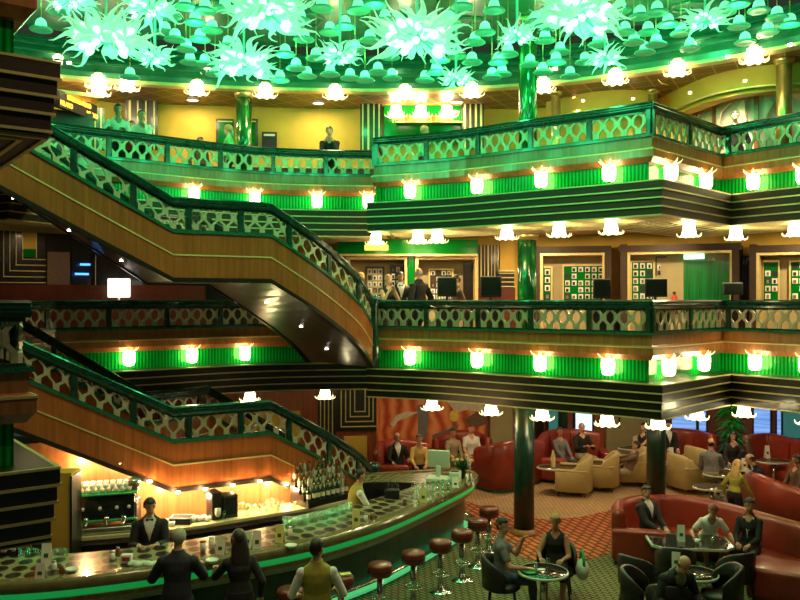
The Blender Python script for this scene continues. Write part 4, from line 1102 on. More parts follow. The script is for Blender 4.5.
def bell(p,label,grp,s=1.0):
    if be_first[0]:
        be_first[0]=False; BELL.location=p; BELL['label']=label; BELL['group']=grp; BELL.scale=(s,)*3
    else: dup(BELL,p,0,label,grp,s)
def edge_bells(pxs,py_z,path,off,where,grp):
    pp=Path(path)
    for i,px in enumerate(pxs):
        t,q,d,n=pp.at_px(px,off); bell((q.x,q.y,py_z),'bell lamp %s, %s in its row from the staircase'%(where,ORD[i]),grp)
zz=D3-1.07
edge_bells([376,418,437,507,559,611],zz,right_edge,-.05,'under the upper gallery by the shops','bell lamps under the upper gallery')
edge_bells([689,736,795],zz,notch_edge,-.05,'under the upper gallery around the recess','bell lamps under the upper gallery')
zz=D2-1.07
edge_bells([432,491,542,607],zz,right_edge,-.05,'under the lower gallery above the lounge','bell lamps under the lower gallery')
edge_bells([658,697,744,808],zz,notch_edge,-.05,'under the lower gallery around the recess','bell lamps under the lower gallery')
edge_bells([250,325],zz,left_edge,-.05,'under the lower curved gallery','bell lamps under the lower gallery')
rp=Path(up(ring,ZC))
for i,px in enumerate([43,98,127,197,265,335,405,472,543,615,677,754]):
    t,q,d,n=rp.at_px(px,.16); bell((q.x,q.y,ZC-.08),'bright bell lamp on the dome rim, %s along the rim from the close balcony'%ORD[i],'bell lamps around the dome rim',1.25)
for i,px in enumerate([56,208,393,556,693,770]):
    t,q,d,n=rp.at_px(px,.02); bell((q.x,q.y+.1,ZC+.36),'small bell lamp on the cornice above the dome rim, %s from the close balcony'%ORD[i],'small bell lamps on the dome cornice',.95)
for i,px in enumerate([396,421,447]):
    _,q,dv,nn=BW.at_px(px,.55); bell((q.x,q.y,E+(300-112)/F*q.y),'bright bell lamp in the green niche, %s from the staircase side'%ORD[i],'bell lamps in the green niche',1.2)
_,q,dv,nn=BW.at_px(99,1.3); bell((q.x,q.y,E+(300-90)/F*q.y),'bell lamp hanging just above the LED ticker','bell lamps around the dome rim',1.2)

# ------------------------------------------------------------------ glass chandeliers and jade pendants
def tendril_mesh(i):
    rnd=random.Random(i); m=MB(); pts=[]; rd=[]
    K=11; ph=rnd.uniform(0,6)
    for k in range(K):
        t=k/(K-1); amp=.15*t*t
        pts.append((amp*math.sin(7*t+ph),amp*math.cos(5.5*t+ph)-.18*t**3,t))
        rd.append([.012,.014,.018,.05,.07,.066,.05,.034,.02,.012,.004][k])
    m.tube(pts,rd,7); o=m.build('glass_tendril','jade_tip'); me=o.data; bpy.data.objects.remove(o); return me
TEN=[tendril_mesh(i) for i in range(5)]
m=MB(); m.tube([(0,0,0),(0,0,.34)],.014,6); m.build('glass_rod','jade_light'); ROD=bpy.data.objects['glass_rod'].data; bpy.data.objects.remove(bpy.data.objects['glass_rod'])
m=MB(); m.ell((0,0,.42),(.06,.06,.10),10,8); o=m.build('glass_bulb','jade_bulb'); BUL=o.data; bpy.data.objects.remove(o)
def orient(v,roll=0):
    return Vector(v).to_track_quat('Z','Y').to_matrix().to_4x4()@Matrix.Rotation(roll,4,'Z')
def chandelier(px,py,d,R,label,n,nb):
    c=P(px,py,d); r=thing('glass_chandelier',label,'chandelier',c,group='jade glass chandeliers')
    m=MB(); m.ell((0,0,0),(.10*R,.10*R,.16*R),12,8); m.tube([(0,0,.1),(0,0,max(.3,ZC+1.0-c.z))],.02,8); m.build('core','jade_light',r)
    ga=PI*(3-math.sqrt(5)); k2=0
    for k in range(n*2):
        z=1-2*(k+.5)/(n*2)
        if z>.55: continue
        a=ga*k; q=math.sqrt(1-z*z); v=Vector((q*math.cos(a),q*math.sin(a),z))
        if k2>=n: break
        k2+=1
        o=bpy.data.objects.new('glass_tendril',TEN[k%5]); link(o,r)
        s=R*random.uniform(.66,1.02); o.matrix_local=Matrix.Translation(v*.06*R)@orient(v,random.uniform(0,6))@Matrix.Diagonal((s*1.15,s*1.15,s,1))
    for k in range(nb):
        z=.25-1.0*(k+.5)/nb; a=ga*k*1.7; q=math.sqrt(max(0,1-z*z)); v=Vector((q*math.cos(a),-abs(q*math.sin(a))*.9-.1,z)).normalized()
        for me,nm in ((ROD,'glass_rod'),(BUL,'glass_bulb')):
            o=bpy.data.objects.new(nm,me); link(o,r); o.matrix_local=orient(v)@Matrix.Scale(R*1.15,4)
    li=bpy.data.lights.new('chandelier_lamp','POINT'); li.energy=55*R; li.color=(.05,1,.32); li.shadow_soft_size=.25
    lo=bpy.data.objects.new('chandelier_lamp',li); COL.objects.link(lo); lo.location=c+Vector((0,0,-R*.9))
    return r
BIG=[(106,38,12.0,.78,'large jade glass chandelier nearest the close balcony'),(267,12,12.0,.80,'large jade glass chandelier cut by the photo top, above the tall curved gallery'),(244,62,13.4,.70,'large jade glass chandelier hanging lowest above the glowing column'),(417,36,12.0,.86,'large jade glass chandelier in the middle above the lamp niche'),(578,14,12.0,.84,'large jade glass chandelier between the veined columns and the booths')]
SML=[(155,57,13,.40,'small jade chandelier beside the large one closest to the balcony'),(149,8,13,.55,'medium jade chandelier cut by the photo top near the balcony'),(340,55,13.5,.48,'small jade chandelier above the lone person at the rail'),(456,78,13.0,.36,'small jade chandelier hanging lowest beside the green niche'),(517,36,13,.42,'small jade chandelier in front of the top of the glowing column'),(605,58,13,.38,'small jade chandelier over the plain yellow booth'),(705,20,12.5,.45,'small jade chandelier on its own over the white panelled booth'),(72,0,12.5,.5,'jade chandelier cut by the photo top beside the close balcony')]
for a in BIG: chandelier(*a,62,22)
for a in SML: chandelier(*a,34,13)
def make_pendant():
    r=thing('jade_pendant','p','pendant lamp')
    m=MB(); m.lathe([(.0,.15),(.05,.145),(.085,.11),(.10,.05),(.105,.0),(.0,-.005)],seg=14); m.build('glass_dome','bell_jade',r)
    m=MB(); m.lathe([(.09,.0),(.17,-.02),(.20,-.05),(.19,-.065),(.12,-.05),(.0,-.045)],seg=18); m.build('glass_saucer','bell_disc',r)
    m=MB(); m.tube([(0,0,.14),(0,0,1.0)],.008,6); m.build('cord','gold',r)
    return r
PEN=make_pendant(); pf=[True]
pend=[(41,27),(117,24),(185,4),(195,20),(175,37),(186,47),(190,60),(165,30),(205,8),(200,37),(212,28),(304,37),(296,66),(307,74),(316,56),(345,24),(322,6),(358,8),(378,70),(365,78),(370,38),(375,2),(472,60),(457,54),(485,30),(494,8),(492,75),(498,60),(475,40),(462,4),(545,38),(560,50),(543,70),(556,60),(585,60),(625,30),(613,26),(502,72),(657,10),(668,22),(681,31),(656,42),(739,24),(759,8),(777,15),(738,2),(300,18),(330,30),(225,6),(390,55),(355,48),(440,58),(535,20),(640,14),(645,50),(130,75),(215,72),(280,78),(425,78),(60,10),(90,8),(170,14),(228,44),(285,52),(293,24),(330,72),(350,76),(385,18),(392,76),(436,70),(450,20),(508,52),(530,62),(570,74),(598,42),(590,30),(634,40),(648,30),(690,46),(725,10),(745,40),(790,22),(768,30),(620,8),(550,24),(205,62)]
for i,(px,py) in enumerate(pend):
    d=13.6+ (py/80)*2.6+random.uniform(-.3,.3); q=P(px,py,d)
    near='the balcony' if px<160 else 'the tall curved gallery' if px<290 else 'the lone person' if px<370 else 'the green niche' if px<470 else 'the glowing column' if px<570 else 'the plain booth' if px<650 else 'the white panelled booth'
    lb='small jade glass pendant with saucer rim above %s'%near
    if pf[0]: pf[0]=False; PEN.location=q; PEN['label']=lb; PEN['group']='jade pendants above '+near; o=PEN
    else: o=dup(PEN,q,0,lb,'jade pendants above '+near)
    if i%3==0:
        li=bpy.data.lights.new('pendant_lamp','POINT'); li.energy=20; li.color=(.05,1,.30); li.shadow_soft_size=.12
        lo=bpy.data.objects.new('pendant_lamp',li); COL.objects.link(lo); lo.location=q+Vector((0,0,-.2 if i%2 else .36))
    for c in o.children:
        if c.name.startswith('cord'): c.scale=(1,1,max(.2,(ZC+1.0-q.z)))
# ------------------------------------------------------------------ bar
outer0=[(-6.5,9.75),(-4.9,9.8),(-3.8,10.1),(-2.66,10.65),(-1.43,11.4),(-.6,12.2),(0,13.0),(.71,14.2),(1.3,15.3),(1.5,16.0),(1.2,16.5),(.5,16.3),(-.75,15.95)]
inner0=[(-6.5,10.85),(-5.1,10.9),(-4.15,11.1),(-3.1,11.6),(-2.0,12.3),(-1.25,13.0),(-.7,13.7),(0,14.6),(.3,15.05),(.25,15.2),(.1,15.25),(-.2,15.3),(-.75,15.25)]
out_=catmull([Vector((x,y,0)) for x,y in outer0],6); inn_=catmull([Vector((x,y,0)) for x,y in inner0],6)
BT=1.12
bar=thing('bar_counter','long curved bar counter with spotted top and green light strip','bar counter',(0,0,0))
m=MB(); m.uv={}; vs=[]; acc=0
for i,(a,b) in enumerate(zip(out_,inn_)):
    for z in (BT-.05,BT): vs += [(a.x,a.y,z),(b.x,b.y,z)]
fs=[]; us=[]
for i in range(len(out_)-1):
    k=i*4; e=k+4
    l=(out_[i+1]-out_[i]).length; w0=(out_[i]-inn_[i]).length; w1=(out_[i+1]-inn_[i+1]).length
    fs.append((k+2,e+2,e+3,k+3)); us.append([(acc,0),(acc+l,0),(acc+l,w1),(acc,w0)])
    for f in ((k,k+1,e+1,e),(k,e,e+2,k+2),(k+1,k+3,e+3,e+1)): fs.append(f); us.append([(0,0)]*4)
    acc+=l
n=(len(out_)-1)*4; fs += [(0,2,3,1),(n,n+1,n+3,n+2)]; us += [[(0,0)]*4]*2
m.add(vs,fs)
for i,u in enumerate(us): m.uv[i]=u
m.build('top','bar_top',bar)
ob=[Vector((p.x,p.y,BT)) for p in out_]
nose=[]
for k in range(9):
    a=-PI/2+PI*k/8; nose.append((.02+.05*math.cos(a),-.055+.075*math.sin(a)))
m=MB(); m.sweep(ob,[(-.12,.022)]+[(.02,.022)]+nose[::-1]+[(-.12,-.13)],smooth=False); m.build('nosing','bar_edge',bar)
m=MB(); m.sweep(ob,[(-.0,-.135),(-.02,-.225),(-.10,-.225),(-.10,-.135)]); m.build('light_strip','neon_green',bar)
m=MB(); m.sweep(ob,[(.01,-.226),(-.02,-.29),(-.14,-.40),(-.18,-.42),(-.18,-.226)]); m.build('wood_apron','copper_wood',bar)
m=MB(); m.sweep(ob,[(-.20,-.40),(-.24,-1.12),(-.30,-1.12),(-.30,-.40)]); m.build('front_panel','dark_marble',bar)
m=MB(); rp_=[Vector((p.x,p.y,.22)) for p in offset_path(out_,-.02)]; m.tube(rp_[8:],.025,8); m.build('foot_rail','chrome',bar)
m=MB(); m.sweep([Vector((p.x,p.y,0)) for p in out_],[(-.06,.10),(-.06,.07),(-.22,.07),(-.22,.10)]); m.build('floor_light','neon_white',bar)
m=MB(); m.sweep([Vector((p.x,p.y,BT)) for p in inn_],[(-.0,-.05),(.0,-1.12),(.06,-1.12),(.06,-.05)]); m.build('back_panel','black_lacquer',bar)
# sunken worktop behind the counter
m=MB(); wi=[Vector((p.x,p.y,.86)) for p in inn_[:44]]; m.sweep(wi,[(-.01,.03),(-.01,-.03),(-.42,-.03),(-.42,.03)]); m.build('worktop','steel',bar)
# back bar under the stairs
bb=thing('back_bar','back bar counter under the staircase with pale lit top','counter',(0,0,0))
bpath=catmull(v2((-6.3,11.9),(-5.0,12.25),(-3.6,12.75),(-2.2,13.65),(-1.25,14.3),(-.75,14.95)),6)
m=MB(); m.sweep(up(bpath,.95),[(0,.0),(0,-.05),(-.52,-.05),(-.52,0)]); m.build('top','cream_ceiling',bb)
m=MB(); m.sweep(up(bpath,.95),[(-.03,-.05),(-.03,-.14),(-.5,-.14),(-.5,-.05)]); m.build('edge_band','steel',bb)
m=MB(); m.sweep(up(bpath,.95),[(-.06,-.14),(-.06,-.95),(-.5,-.95),(-.5,-.14)]); m.build('cabinet_front','black_lacquer',bb)
nf1,nl_,nf2,ff1,fl_,ff2=smooth_stair(0.0)
wl=[]
def _seg(pts,z0,z1):
    c=catmull([Vector((x,y,0)) for x,y in pts],6); p=Path(c); return [Vector((q.x,q.y,z0+(z1-z0)*a/p.len)) for q,a in zip(c,p.a)]
wl=_seg(nf1,H,H/2)+_seg(nl_,H/2,H/2)[1:]+_seg(nf2,H/2,0)[1:-6]
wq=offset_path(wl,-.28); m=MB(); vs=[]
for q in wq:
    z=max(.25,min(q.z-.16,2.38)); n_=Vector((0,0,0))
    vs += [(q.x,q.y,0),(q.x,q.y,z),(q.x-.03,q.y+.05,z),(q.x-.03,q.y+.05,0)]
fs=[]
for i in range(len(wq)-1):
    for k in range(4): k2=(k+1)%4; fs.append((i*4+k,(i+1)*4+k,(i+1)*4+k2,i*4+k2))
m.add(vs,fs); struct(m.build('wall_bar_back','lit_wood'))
pw_=thing('wall_pier','narrow yellow wall pier at the end of the wood wall behind the bar','pier',(-4.99,12.0,0)); m=MB(); m.box((-.02,0,1.02),(.30,.34,2.04)); m.build('pier','yellow_wall',pw_); m=MB(); m.box((.14,-.03,1.0),(.03,.36,2.0)); m.build('dark_edge','black_lacquer',pw_)
BB=Path(up(bpath,.95))
def bar_light(t,off,z,en):
    q,d,n=BB.at(t); li=bpy.data.lights.new('back_bar_lamp','POINT'); li.energy=en; li.color=(1,.62,.28); li.shadow_soft_size=.04
    o=bpy.data.objects.new('back_bar_lamp',li); COL.objects.link(o); o.location=q+n*off+Vector((0,0,z-.06))
    l=thing('puck_light','small warm puck light under the staircase above the back bar','downlight',q+n*off+Vector((0,0,z+.05)),group='puck lights above the back bar'); m=MB(); m.lathe([(0,-.01),(.035,-.01),(.045,.02),(0,.02)],seg=12); m.build('bulb','spot_warm',l)
# stools
def make_stool():
    r=thing('bar_stool','s','bar stool')
    m=MB(); m.lathe([(.0,.64),(.16,.645),(.175,.66),(.178,.78),(.165,.81),(.12,.825),(0,.83)],seg=24); st_=m.build('seat','stool_leather',r)
    m=MB(); m.lathe([(.181,.715),(.184,.722),(.181,.73)],seg=24,cap=False); m.build('piping','black_plastic',st_)
    m=MB(); m.lathe([(.05,.03),(.045,.64)],seg=14); m.build('pole','chrome',r)
    m=MB(); m.lathe([(.19,0),(.19,.015),(.08,.035),(.05,.05)],seg=22); m.build('base','chrome',r)
    m=MB(); m.tube([(.13*math.cos(2*PI*k/20),.13*math.sin(2*PI*k/20),.28) for k in range(21)],.012,6); m.tube([(-.13,0,.28),(.13,0,.28)],.01,6); m.build('foot_ring','chrome',r)
    return r
ST=make_stool()
spx=[(489,507),(478,519),(462,530),(440.5,540),(413.5,551),(380,563),(341,575),(290,588)]
names=['closest to the flower vase end of the bar','second from the flower vase end of the bar','third from the flower vase end of the bar','fourth from the flower vase end of the bar','fifth from the flower vase end of the bar','sixth from the flower vase end, clear of the waiter','beside the olive vested waiter, carrying a note pad','half hidden behind the waiter in the olive vest']
for i,(px,py) in enumerate(spx):
    q=PZ(px,py,.82); q.z=0; lb='dark red bar stool '+names[i]
    if i==0: ST.location=q; ST['label']=lb; ST['group']='bar stools along the counter'
    else: dup(ST,q,random.uniform(0,3),lb,'bar stools along the counter')
# cards, glasses, bottles
def card(q,rz,label,mt='white_card',w=.11,h=.24,grp=None):
    r=thing('tent_card',label,'menu card',q,rz,grp)
    m=MB(); m.add([(-w/2,-.055,0),(w/2,-.055,0),(w/2,0,h),(-w/2,0,h),(-w/2,-.049,0),(w/2,-.049,0),(w/2,.004,h-.006),(-w/2,.004,h-.006)],[(0,1,2,3),(7,6,5,4),(0,4,5,1),(1,5,6,2),(2,6,7,3),(3,7,4,0)]); fp_=m.build('front_panel',mt,r)
    m=MB(); m.add([(-w/2,.055,0),(w/2,.055,0),(w/2,0,h),(-w/2,0,h),(-w/2,.049,0),(w/2,.049,0),(w/2,-.004,h-.006),(-w/2,-.004,h-.006)],[(3,2,1,0),(4,5,6,7),(0,1,5,4),(1,2,6,5),(2,3,7,6),(3,0,4,7)]); m.build('rear_panel',mt,r)
    m=MB(); m.box((0,-.034,h*.42),(w*.45,.006,h*.2),rx=-.22); m.build('emblem','leaf_green',fp_)
    return r
def pz(px,py,z,zo=None):
    q=PZ(px,py,z); return q
for px,py,h,mt,lb in ((41,579,.20,'white_card','small white card on the bar top by the close balcony cornice'),(125-84+0,0,0,None,None),(221,555,.24,'white_card','pale green lit card on the bar in front of the woman with long hair'),(257,549,.26,'white_card','white card on the bar just beyond the woman with long hair'),(248,547,.22,'pale_plastic','narrow pale card standing behind the white one on the bar'),(280,542,.25,'yellow_card','yellow green card on the bar between the white card and the standing waiter'),(356,526,.26,'yellow_card','tall yellow card in front of the bartender in the green lit vest'),(423,503,.26,'yellow_card','yellow card beside the stemware rack near the cash register'),(455,488,.20,'white_card','white card at the flower vase end of the bar')):
    if mt is None: continue
    card(pz(px,py,BT),random.uniform(-.3,.3),lb,mt,.12,h,None)
card(pz(41,576,BT)+Vector((-.15,.5,0)),.2,'tall white card on the bar beside the jacketed bartender at the far end','white_card',.12,.26)
def make_wine(nm='wine_glass'):
    r=thing(nm,'g','glass'); m=MB(); m.lathe([(.032,0),(.032,.004),(.006,.012),(.005,.08),(.028,.10),(.036,.135),(.030,.175),(.027,.175),(.033,.135),(.025,.103),(0,.09)],seg=12); m.build('bowl','clear_glass',r); return r
def make_tumbler():
    r=thing('tumbler_glass','g','glass'); m=MB(); m.lathe([(.028,0),(.036,.12),(.033,.12),(.026,.01),(0,.01)],seg=12); m.build('bowl','clear_glass',r); return r
WG=make_wine(); TG=make_tumbler(); wf={'w':True,'t':True}
def put_glass(kind,q,label,grp):
    src=WG if kind=='w' else TG
    if wf[kind]: wf[kind]=False; src.location=q; src['label']=label; src['group']=grp; return src
    return dup(src,q,0,label,grp,random.uniform(.72,.85) if kind=='t' else .85)
INN=Path([Vector((p.x,p.y,0)) for p in inn_])
for i,px in enumerate(np.linspace(285,350,20)):      # rows along the inner edge of the bar
    for r_ in range(3):
        t,q,d,n=INN.at_px(px,.06+.085*r_); put_glass('t',(q.x,q.y,BT),'clear tumbler in the close set rows along the inner bar edge','tumblers along the inner bar edge')
for i in range(8):
    for j in range(4):
        q=PZ(413+i*5,489+j*4.2-i*.7,BT+.05); put_glass('w',(q.x,q.y,BT),'stemmed glass in the cluster between the yellow card and the cash register','stemware cluster beside the register')
for k in range(60):
    t,q,d,n=BB.at_px(random.uniform(222,322),-random.uniform(.10,.5)); put_glass('w' if k%2 else 't',(q.x,q.y,.95),'lit clear glass on the back bar under the staircase','lit glasses on the back bar')
def make_bottle(mt,i):
    r=thing('liquor_bottle','b','bottle'); s=[(.036,.036),(.032,.04),(.04,.034)][i]
    m=MB(); m.lathe([(.034,0),(.037,.01),(.037,.17+.02*i),(.030,.205+.02*i),(.014,.235+.02*i),(.013,.29+.01*i),(.0,.292+.01*i)],seg=12); gb_=m.build('glass_body',mt,r)
    m=MB(); m.lathe([(.0385,.05),(.0385,.13)],seg=12,cap=False); m.build('label_band','bottle_label',gb_)
    m=MB(); m.lathe([(.0145,.275+.01*i),(.0145,.305+.01*i),(0,.307+.01*i)],seg=10); m.build('cap',['gold','black_plastic','cloth_red'][i],r); return r
BO=[make_bottle(mt,i) for i,mt in enumerate(('bottle_green','bottle_amber','bottle_clear'))]; bfirst=[True]*3
rk=thing('bottle_rack','stepped black bottle rack behind the bar beside the green vested bartender','rack',(0,0,0))
t,q0,dv,nn=BB.at_px(328,-.1); rzb=math.atan2(dv.y,dv.x)
m=MB()
for s in range(4):
    c=q0-nn*(.13*s); m.box((c.x,c.y,.95+.05+.10*s-.05*0),(1.0,.13,.10+.0),rzb)
    m.box((c.x,c.y,.95+.05*s),(1.0,.13,.10*s+.001),rzb)
m.build('steps','black_lacquer',rk)
for s in range(4):
    for i in range(9):
        c=q0-nn*(.13*s)+dv*(-.44+.11*i+random.uniform(-.012,.012)); b=random.randrange(3); z=.95+.10+.10*s
        lb='liquor bottle on the stepped rack beside the green vested bartender, %s tier'%['lowest','second','third','top'][s]; gp='liquor bottles on the %s tier of the rack'%['lowest','second','third','top'][s]
        if bfirst[b]: bfirst[b]=False; o=BO[b]; o.location=(c.x,c.y,z); o['label']=lb; o['group']=gp
        else: dup(BO[b],(c.x,c.y,z),0,lb,gp)
# coffee machine
def esp():
    t,q,d,n=BB.at_px(104,-.32); r=thing('espresso_machine','steel espresso machine with cups stacked on top at the yellow pier','coffee machine',(q.x,q.y,.95),math.atan2(d.y,d.x))
    m=MB(); m.rbox((0,.02,.40),(.95,.42,.42),.04); eb_=m.build('body','screen_dark',r)
    m=MB(); m.rbox((0,0,.06),(.9,.5,.10),.02); m.build('drip_tray','steel',r)
    m=MB(); m.rbox((0,-.19,.205),(1.0,.07,.035),.012); m.build('front_bar','green_bead',r)
    m=MB(); m.rbox((0,0,.615),(1.02,.50,.03),.012); m.build('cup_tray','green_bead',r)
    m=MB(); m.box((-.42,.08,.16),(.06,.3,.14)); m.box((.42,.08,.16),(.06,.3,.14)); m.build('foot','steel',r)
    for x in (-.25,.05,.3):
        m=MB(); m.lathe([(.04,.15),(.045,.21),(.04,.25)],(x,-.22,.02),12); m.tube([(x,-.22,.2),(x,-.38,.18)],.014,8); m.build('group_head','chrome',r)
    for x in (-.3,-.05,.2,.38):
        m=MB(); m.lathe([(.028,-.0),(.028,.02),(0,.02)],seg=12); o=m.build('gauge','china',eb_); o.location=(x,-.20,.40); o.rotation_euler=(PI/2,0,0)
    return r
ES=esp(); 
def make_cup():
    r=thing('coffee_cup','c','cup'); m=MB(); m.lathe([(.02,0),(.035,.02),(.043,.065),(.039,.065),(.03,.02),(0,.012)],seg=12); m.build('bowl','china',r)
    m=MB(); m.tube([(.038,0,.05),(.062,0,.048),(.062,0,.025),(.036,0,.02)],.006,6); m.build('handle','china',r); return r
CU=make_cup(); Mx=Matrix.Translation(ES.location)@Matrix.Rotation(ES.rotation_euler.z,4,'Z'); cf=[True]
for l_ in range(2):
    for i in range(9 if l_==0 else 8):
        for j in range(3):
            q=Mx@Vector((-.42+.1*i+.05*l_,-.14+.13*j,.632+.066*l_))
            if cf[0]: cf[0]=False; CU.location=q; CU['label']='white coffee cup stacked on top of the espresso machine'; CU['group']='cups on the espresso machine'
            else: dup(CU,q,random.uniform(0,6),'white coffee cup stacked on top of the espresso machine','cups on the espresso machine')
for i in range(14):
    t,q,d,n=BB.at_px(160+i*4,-random.uniform(.15,.4)); dup(CU,(q.x,q.y,.95),i,'white cup on the back bar beside the young bartender in black','cups beside the young bartender',1.15)
t,q,d,n=BB.at_px(133,-.3); gr=thing('coffee_grinder','tall black coffee grinder between the espresso machine and the young bartender','coffee grinder',(q.x,q.y,.95))
m=MB(); m.rbox((0,0,.25),(.2,.26,.5),.03); m.build('body','black_plastic',gr); m=MB(); m.lathe([(.05,.5),(.10,.62),(.11,.75),(.0,.75)],seg=16); m.build('hopper','bottle_amber',gr); m=MB(); m.lathe([(.115,.75),(.115,.79),(0,.80)],seg=16); m.build('lid','steel',gr); m=MB(); m.rbox((0,-.17,.12),(.14,.10,.03),.01); m.build('tray','steel',gr)
t,q,d,n=BB.at_px(214,-.3); mm=thing('drink_dispenser','pair of dark drink machines on the back bar in front of the lit wall','dispenser',(q.x,q.y,.95),math.atan2(d.y,d.x))
m=MB(); m.rbox((0,0,.23),(.17,.3,.46),.02); m.build('tower','black_plastic',mm); m=MB(); m.rbox((.24,0,.19),(.26,.3,.38),.02); m.build('cabinet','brown_lacquer',mm); m=MB(); m.box((.24,-.155,.2),(.2,.01,.28)); m.build('door','screen_dark',mm); m=MB(); m.lathe([(.02,.06),(.05,.1),(.05,.2),(0,.21)],(0,-.18,0),12); m.build('jug','china',mm)
for px,lb in ((74,'white squeeze bottle with red cap beside the yellow pier'),(80,'clear squeeze bottle beside the espresso machine')):
    t,q,d,n=BB.at_px(px,-.2); b=thing('squeeze_bottle',lb,'bottle',(q.x,q.y,.95)); m=MB(); m.lathe([(.05,0),(.055,.05),(.05,.22),(.02,.27),(.0,.27)],seg=12); m.build('bottle_body','china',b); m=MB(); m.lathe([(.02,.27),(.012,.33),(0,.34)],seg=10); m.build('cap','cloth_red',b)
t,q,d,n=BB.at_px(182,-.3); tr=thing('cup_crate','blue crate of cups on the back bar by the young bartender','crate',(q.x,q.y,.95)); m=MB(); m.box((0,0,.05),(.34,.26,.1)); m.build('crate_body','blue_crate' if 'blue_crate' in MATS else 'cloth_navy',tr); m=MB(); m.tube([(-.17,-.13,.1),(.17,-.13,.1),(.17,.13,.1),(-.17,.13,.1),(-.17,-.13,.1)],.012,6); m.build('rim','steel',tr)
# register and printer
q=PZ(438,481,BT); pos=thing('cash_register','pale cash register screen at the far end of the bar','cash register',(q.x,q.y,BT),-.25)
m=MB(); m.rbox((0,.05,.42),(.44,.05,.34),.015,rx=.15); m.build('screen_back','pale_plastic',pos); m=MB(); m.rbox((0,.03,.17),(.09,.07,.24),.015); m.build('stand','pale_plastic',pos); m=MB(); m.rbox((0,0,.04),(.42,.34,.08),.015); m.build('base','pale_plastic',pos); m=MB(); m.rbox((.33,.03,.10),(.2,.26,.2),.02); m.build('printer','pale_plastic',pos); m=MB(); m.box((.33,-.0,.205),(.14,.12,.01)); m.build('paper_slot','black_plastic',pos)
for dx,dz in ((.62,.0),(.70,.02)):
    c=card(q+Vector((dx-.1,-.35,0)),.5+dx,'white leaflet leaning beside the cash register, %s the vase'%('away from' if dx<.65 else 'nearer to'),'white_card',.10,.22)
q=PZ(392,498,BT); vz=thing('utensil_caddy','black caddy of bar tools beside the bartender in the green lit vest','caddy',(q.x,q.y,BT)); m=MB(); m.rbox((0,0,.08),(.26,.16,.16),.02); m.build('box','black_plastic',vz); m=MB()
for k in range(7): m.tube([(-.1+.033*k,random.uniform(-.04,.04),.1),(-.1+.035*k,random.uniform(-.06,.06),.24+.03*(k%3))],.01,6)
m.build('bar_tool','black_plastic',vz)
q=PZ(462,478,BT); fv=thing('flower_vase','vase of dark leaves with yellow and orange flowers at the bar tip','flower vase',(q.x,q.y,BT)); m=MB(); m.lathe([(.07,0),(.10,.08),(.06,.16),(.07,.18),(0,.17)],seg=16); m.build('vase','dark_marble',fv)
m=MB(); rnd=random.Random(3)
for k in range(70):
    a=rnd.uniform(0,2*PI); el=rnd.uniform(.1,1.4); l=rnd.uniform(.14,.32); v=Vector((math.cos(a)*math.cos(el),math.sin(a)*math.cos(el),math.sin(el))); b=Vector((0,0,.16)); s=v.cross(Vector((0,0,1))).normalized()*.035
    m.add([b,b+v*l*.5+s,b+v*l,b+v*l*.5-s,b+v*l*.5+Vector((0,0,.012))],[(0,1,4),(1,2,4),(2,3,4),(3,0,4),(0,3,2,1)])
m.build('foliage','leaf_green',fv)
for k in range(7):
    a=rnd.uniform(0,6.28); m=MB(); m.ell((.2*math.cos(a),.2*math.sin(a)*.6,.34+.04*(k%3)),(.035,.035,.025),10,6); m.build('flower',['flower_yellow','flower_orange'][k%2],fv)
q=PZ(127,560,BT)
# things on the bar top near the customers
def napkin_holder(px,py,label):
    q=PZ(px,py,BT); r=thing('napkin_holder',label,'napkin holder',(q.x,q.y,BT)); m=MB(); m.rbox((0,0,.06),(.14,.09,.12),.012); m.build('box','china',r); m=MB(); m.box((0,-.046,.065),(.10,.006,.05)); m.build('print','cloth_red',r)
napkin_holder(127,563,'white boxed napkin holder beside the folded cloth on the bar')
q=PZ(143,566,BT); fc_=thing('folded_cloth','crumpled pale cloth lying on the bar by the man in a dark suit','cloth',(q.x,q.y,BT)); m=MB()
for k in range(5): m.ell((-.14+.07*k,.02*(-1)**k,.03),(.07,.09,.03+.015*(k%2)),12,7,M=Matrix.Rotation(.4*k,3,'Z'))
m.build('cloth','pale_plastic',fc_)
def small_dish(px,py,label,col='china',h=.05):
    q=PZ(px,py,BT); r=thing('small_dish',label,'dish',(q.x,q.y,BT)); m=MB(); m.lathe([(.04,0),(.075,h*.5),(.085,h),(.078,h),(.03,.012),(0,.012)],seg=16); m.build('bowl',col,r)
small_dish(212,563,'pale dish on the bar between the two seated customers'); small_dish(72,572,'green lit dish on the bar below the yellow pier'); small_dish(291,548,'pale dish beside the yellow card near the tumblers')
for px,py,h,lb in ((203,552,.14,'white cup with red lid beside the suited man at the bar'),(212,549,.16,'white paper cup behind the suited man at the bar')):
    q=PZ(px,py,BT); r=thing('paper_cup',lb,'cup',(q.x,q.y,BT)); m=MB(); m.lathe([(.032,0),(.045,h),(.0,h)],seg=14); m.build('cup_body','china',r); m=MB(); m.lathe([(.048,h),(.048,h+.012),(.0,h+.02)],seg=14); m.build('lid','china' if h>.15 else 'cloth_red',r)
for i in range(12):
    q=PZ(20+i*4.2,556+random.uniform(-2,2),BT); put_glass('t',(q.x,q.y,BT),'tumbler in the row in front of the jacketed bartender by the cornice','tumblers by the jacketed bartender')
for i,(px,py) in enumerate(((54,570),(62,574),(112,560),(118,556),(366,521),(372,520),(290,535),(405,505))):
    q=PZ(px,py,BT); r=thing('condiment_jar','small dark condiment jar on the bar, %s from the close balcony'%ORD[i],'jar',(q.x,q.y,BT)); m=MB(); m.lathe([(.03,0),(.036,.02),(.034,.08),(.02,.1),(0,.1)],seg=12); m.build('jar_body','bottle_amber' if i%2 else 'china',r); m=MB(); m.lathe([(.024,.1),(.024,.12),(0,.122)],seg=12); m.build('lid','steel',r)
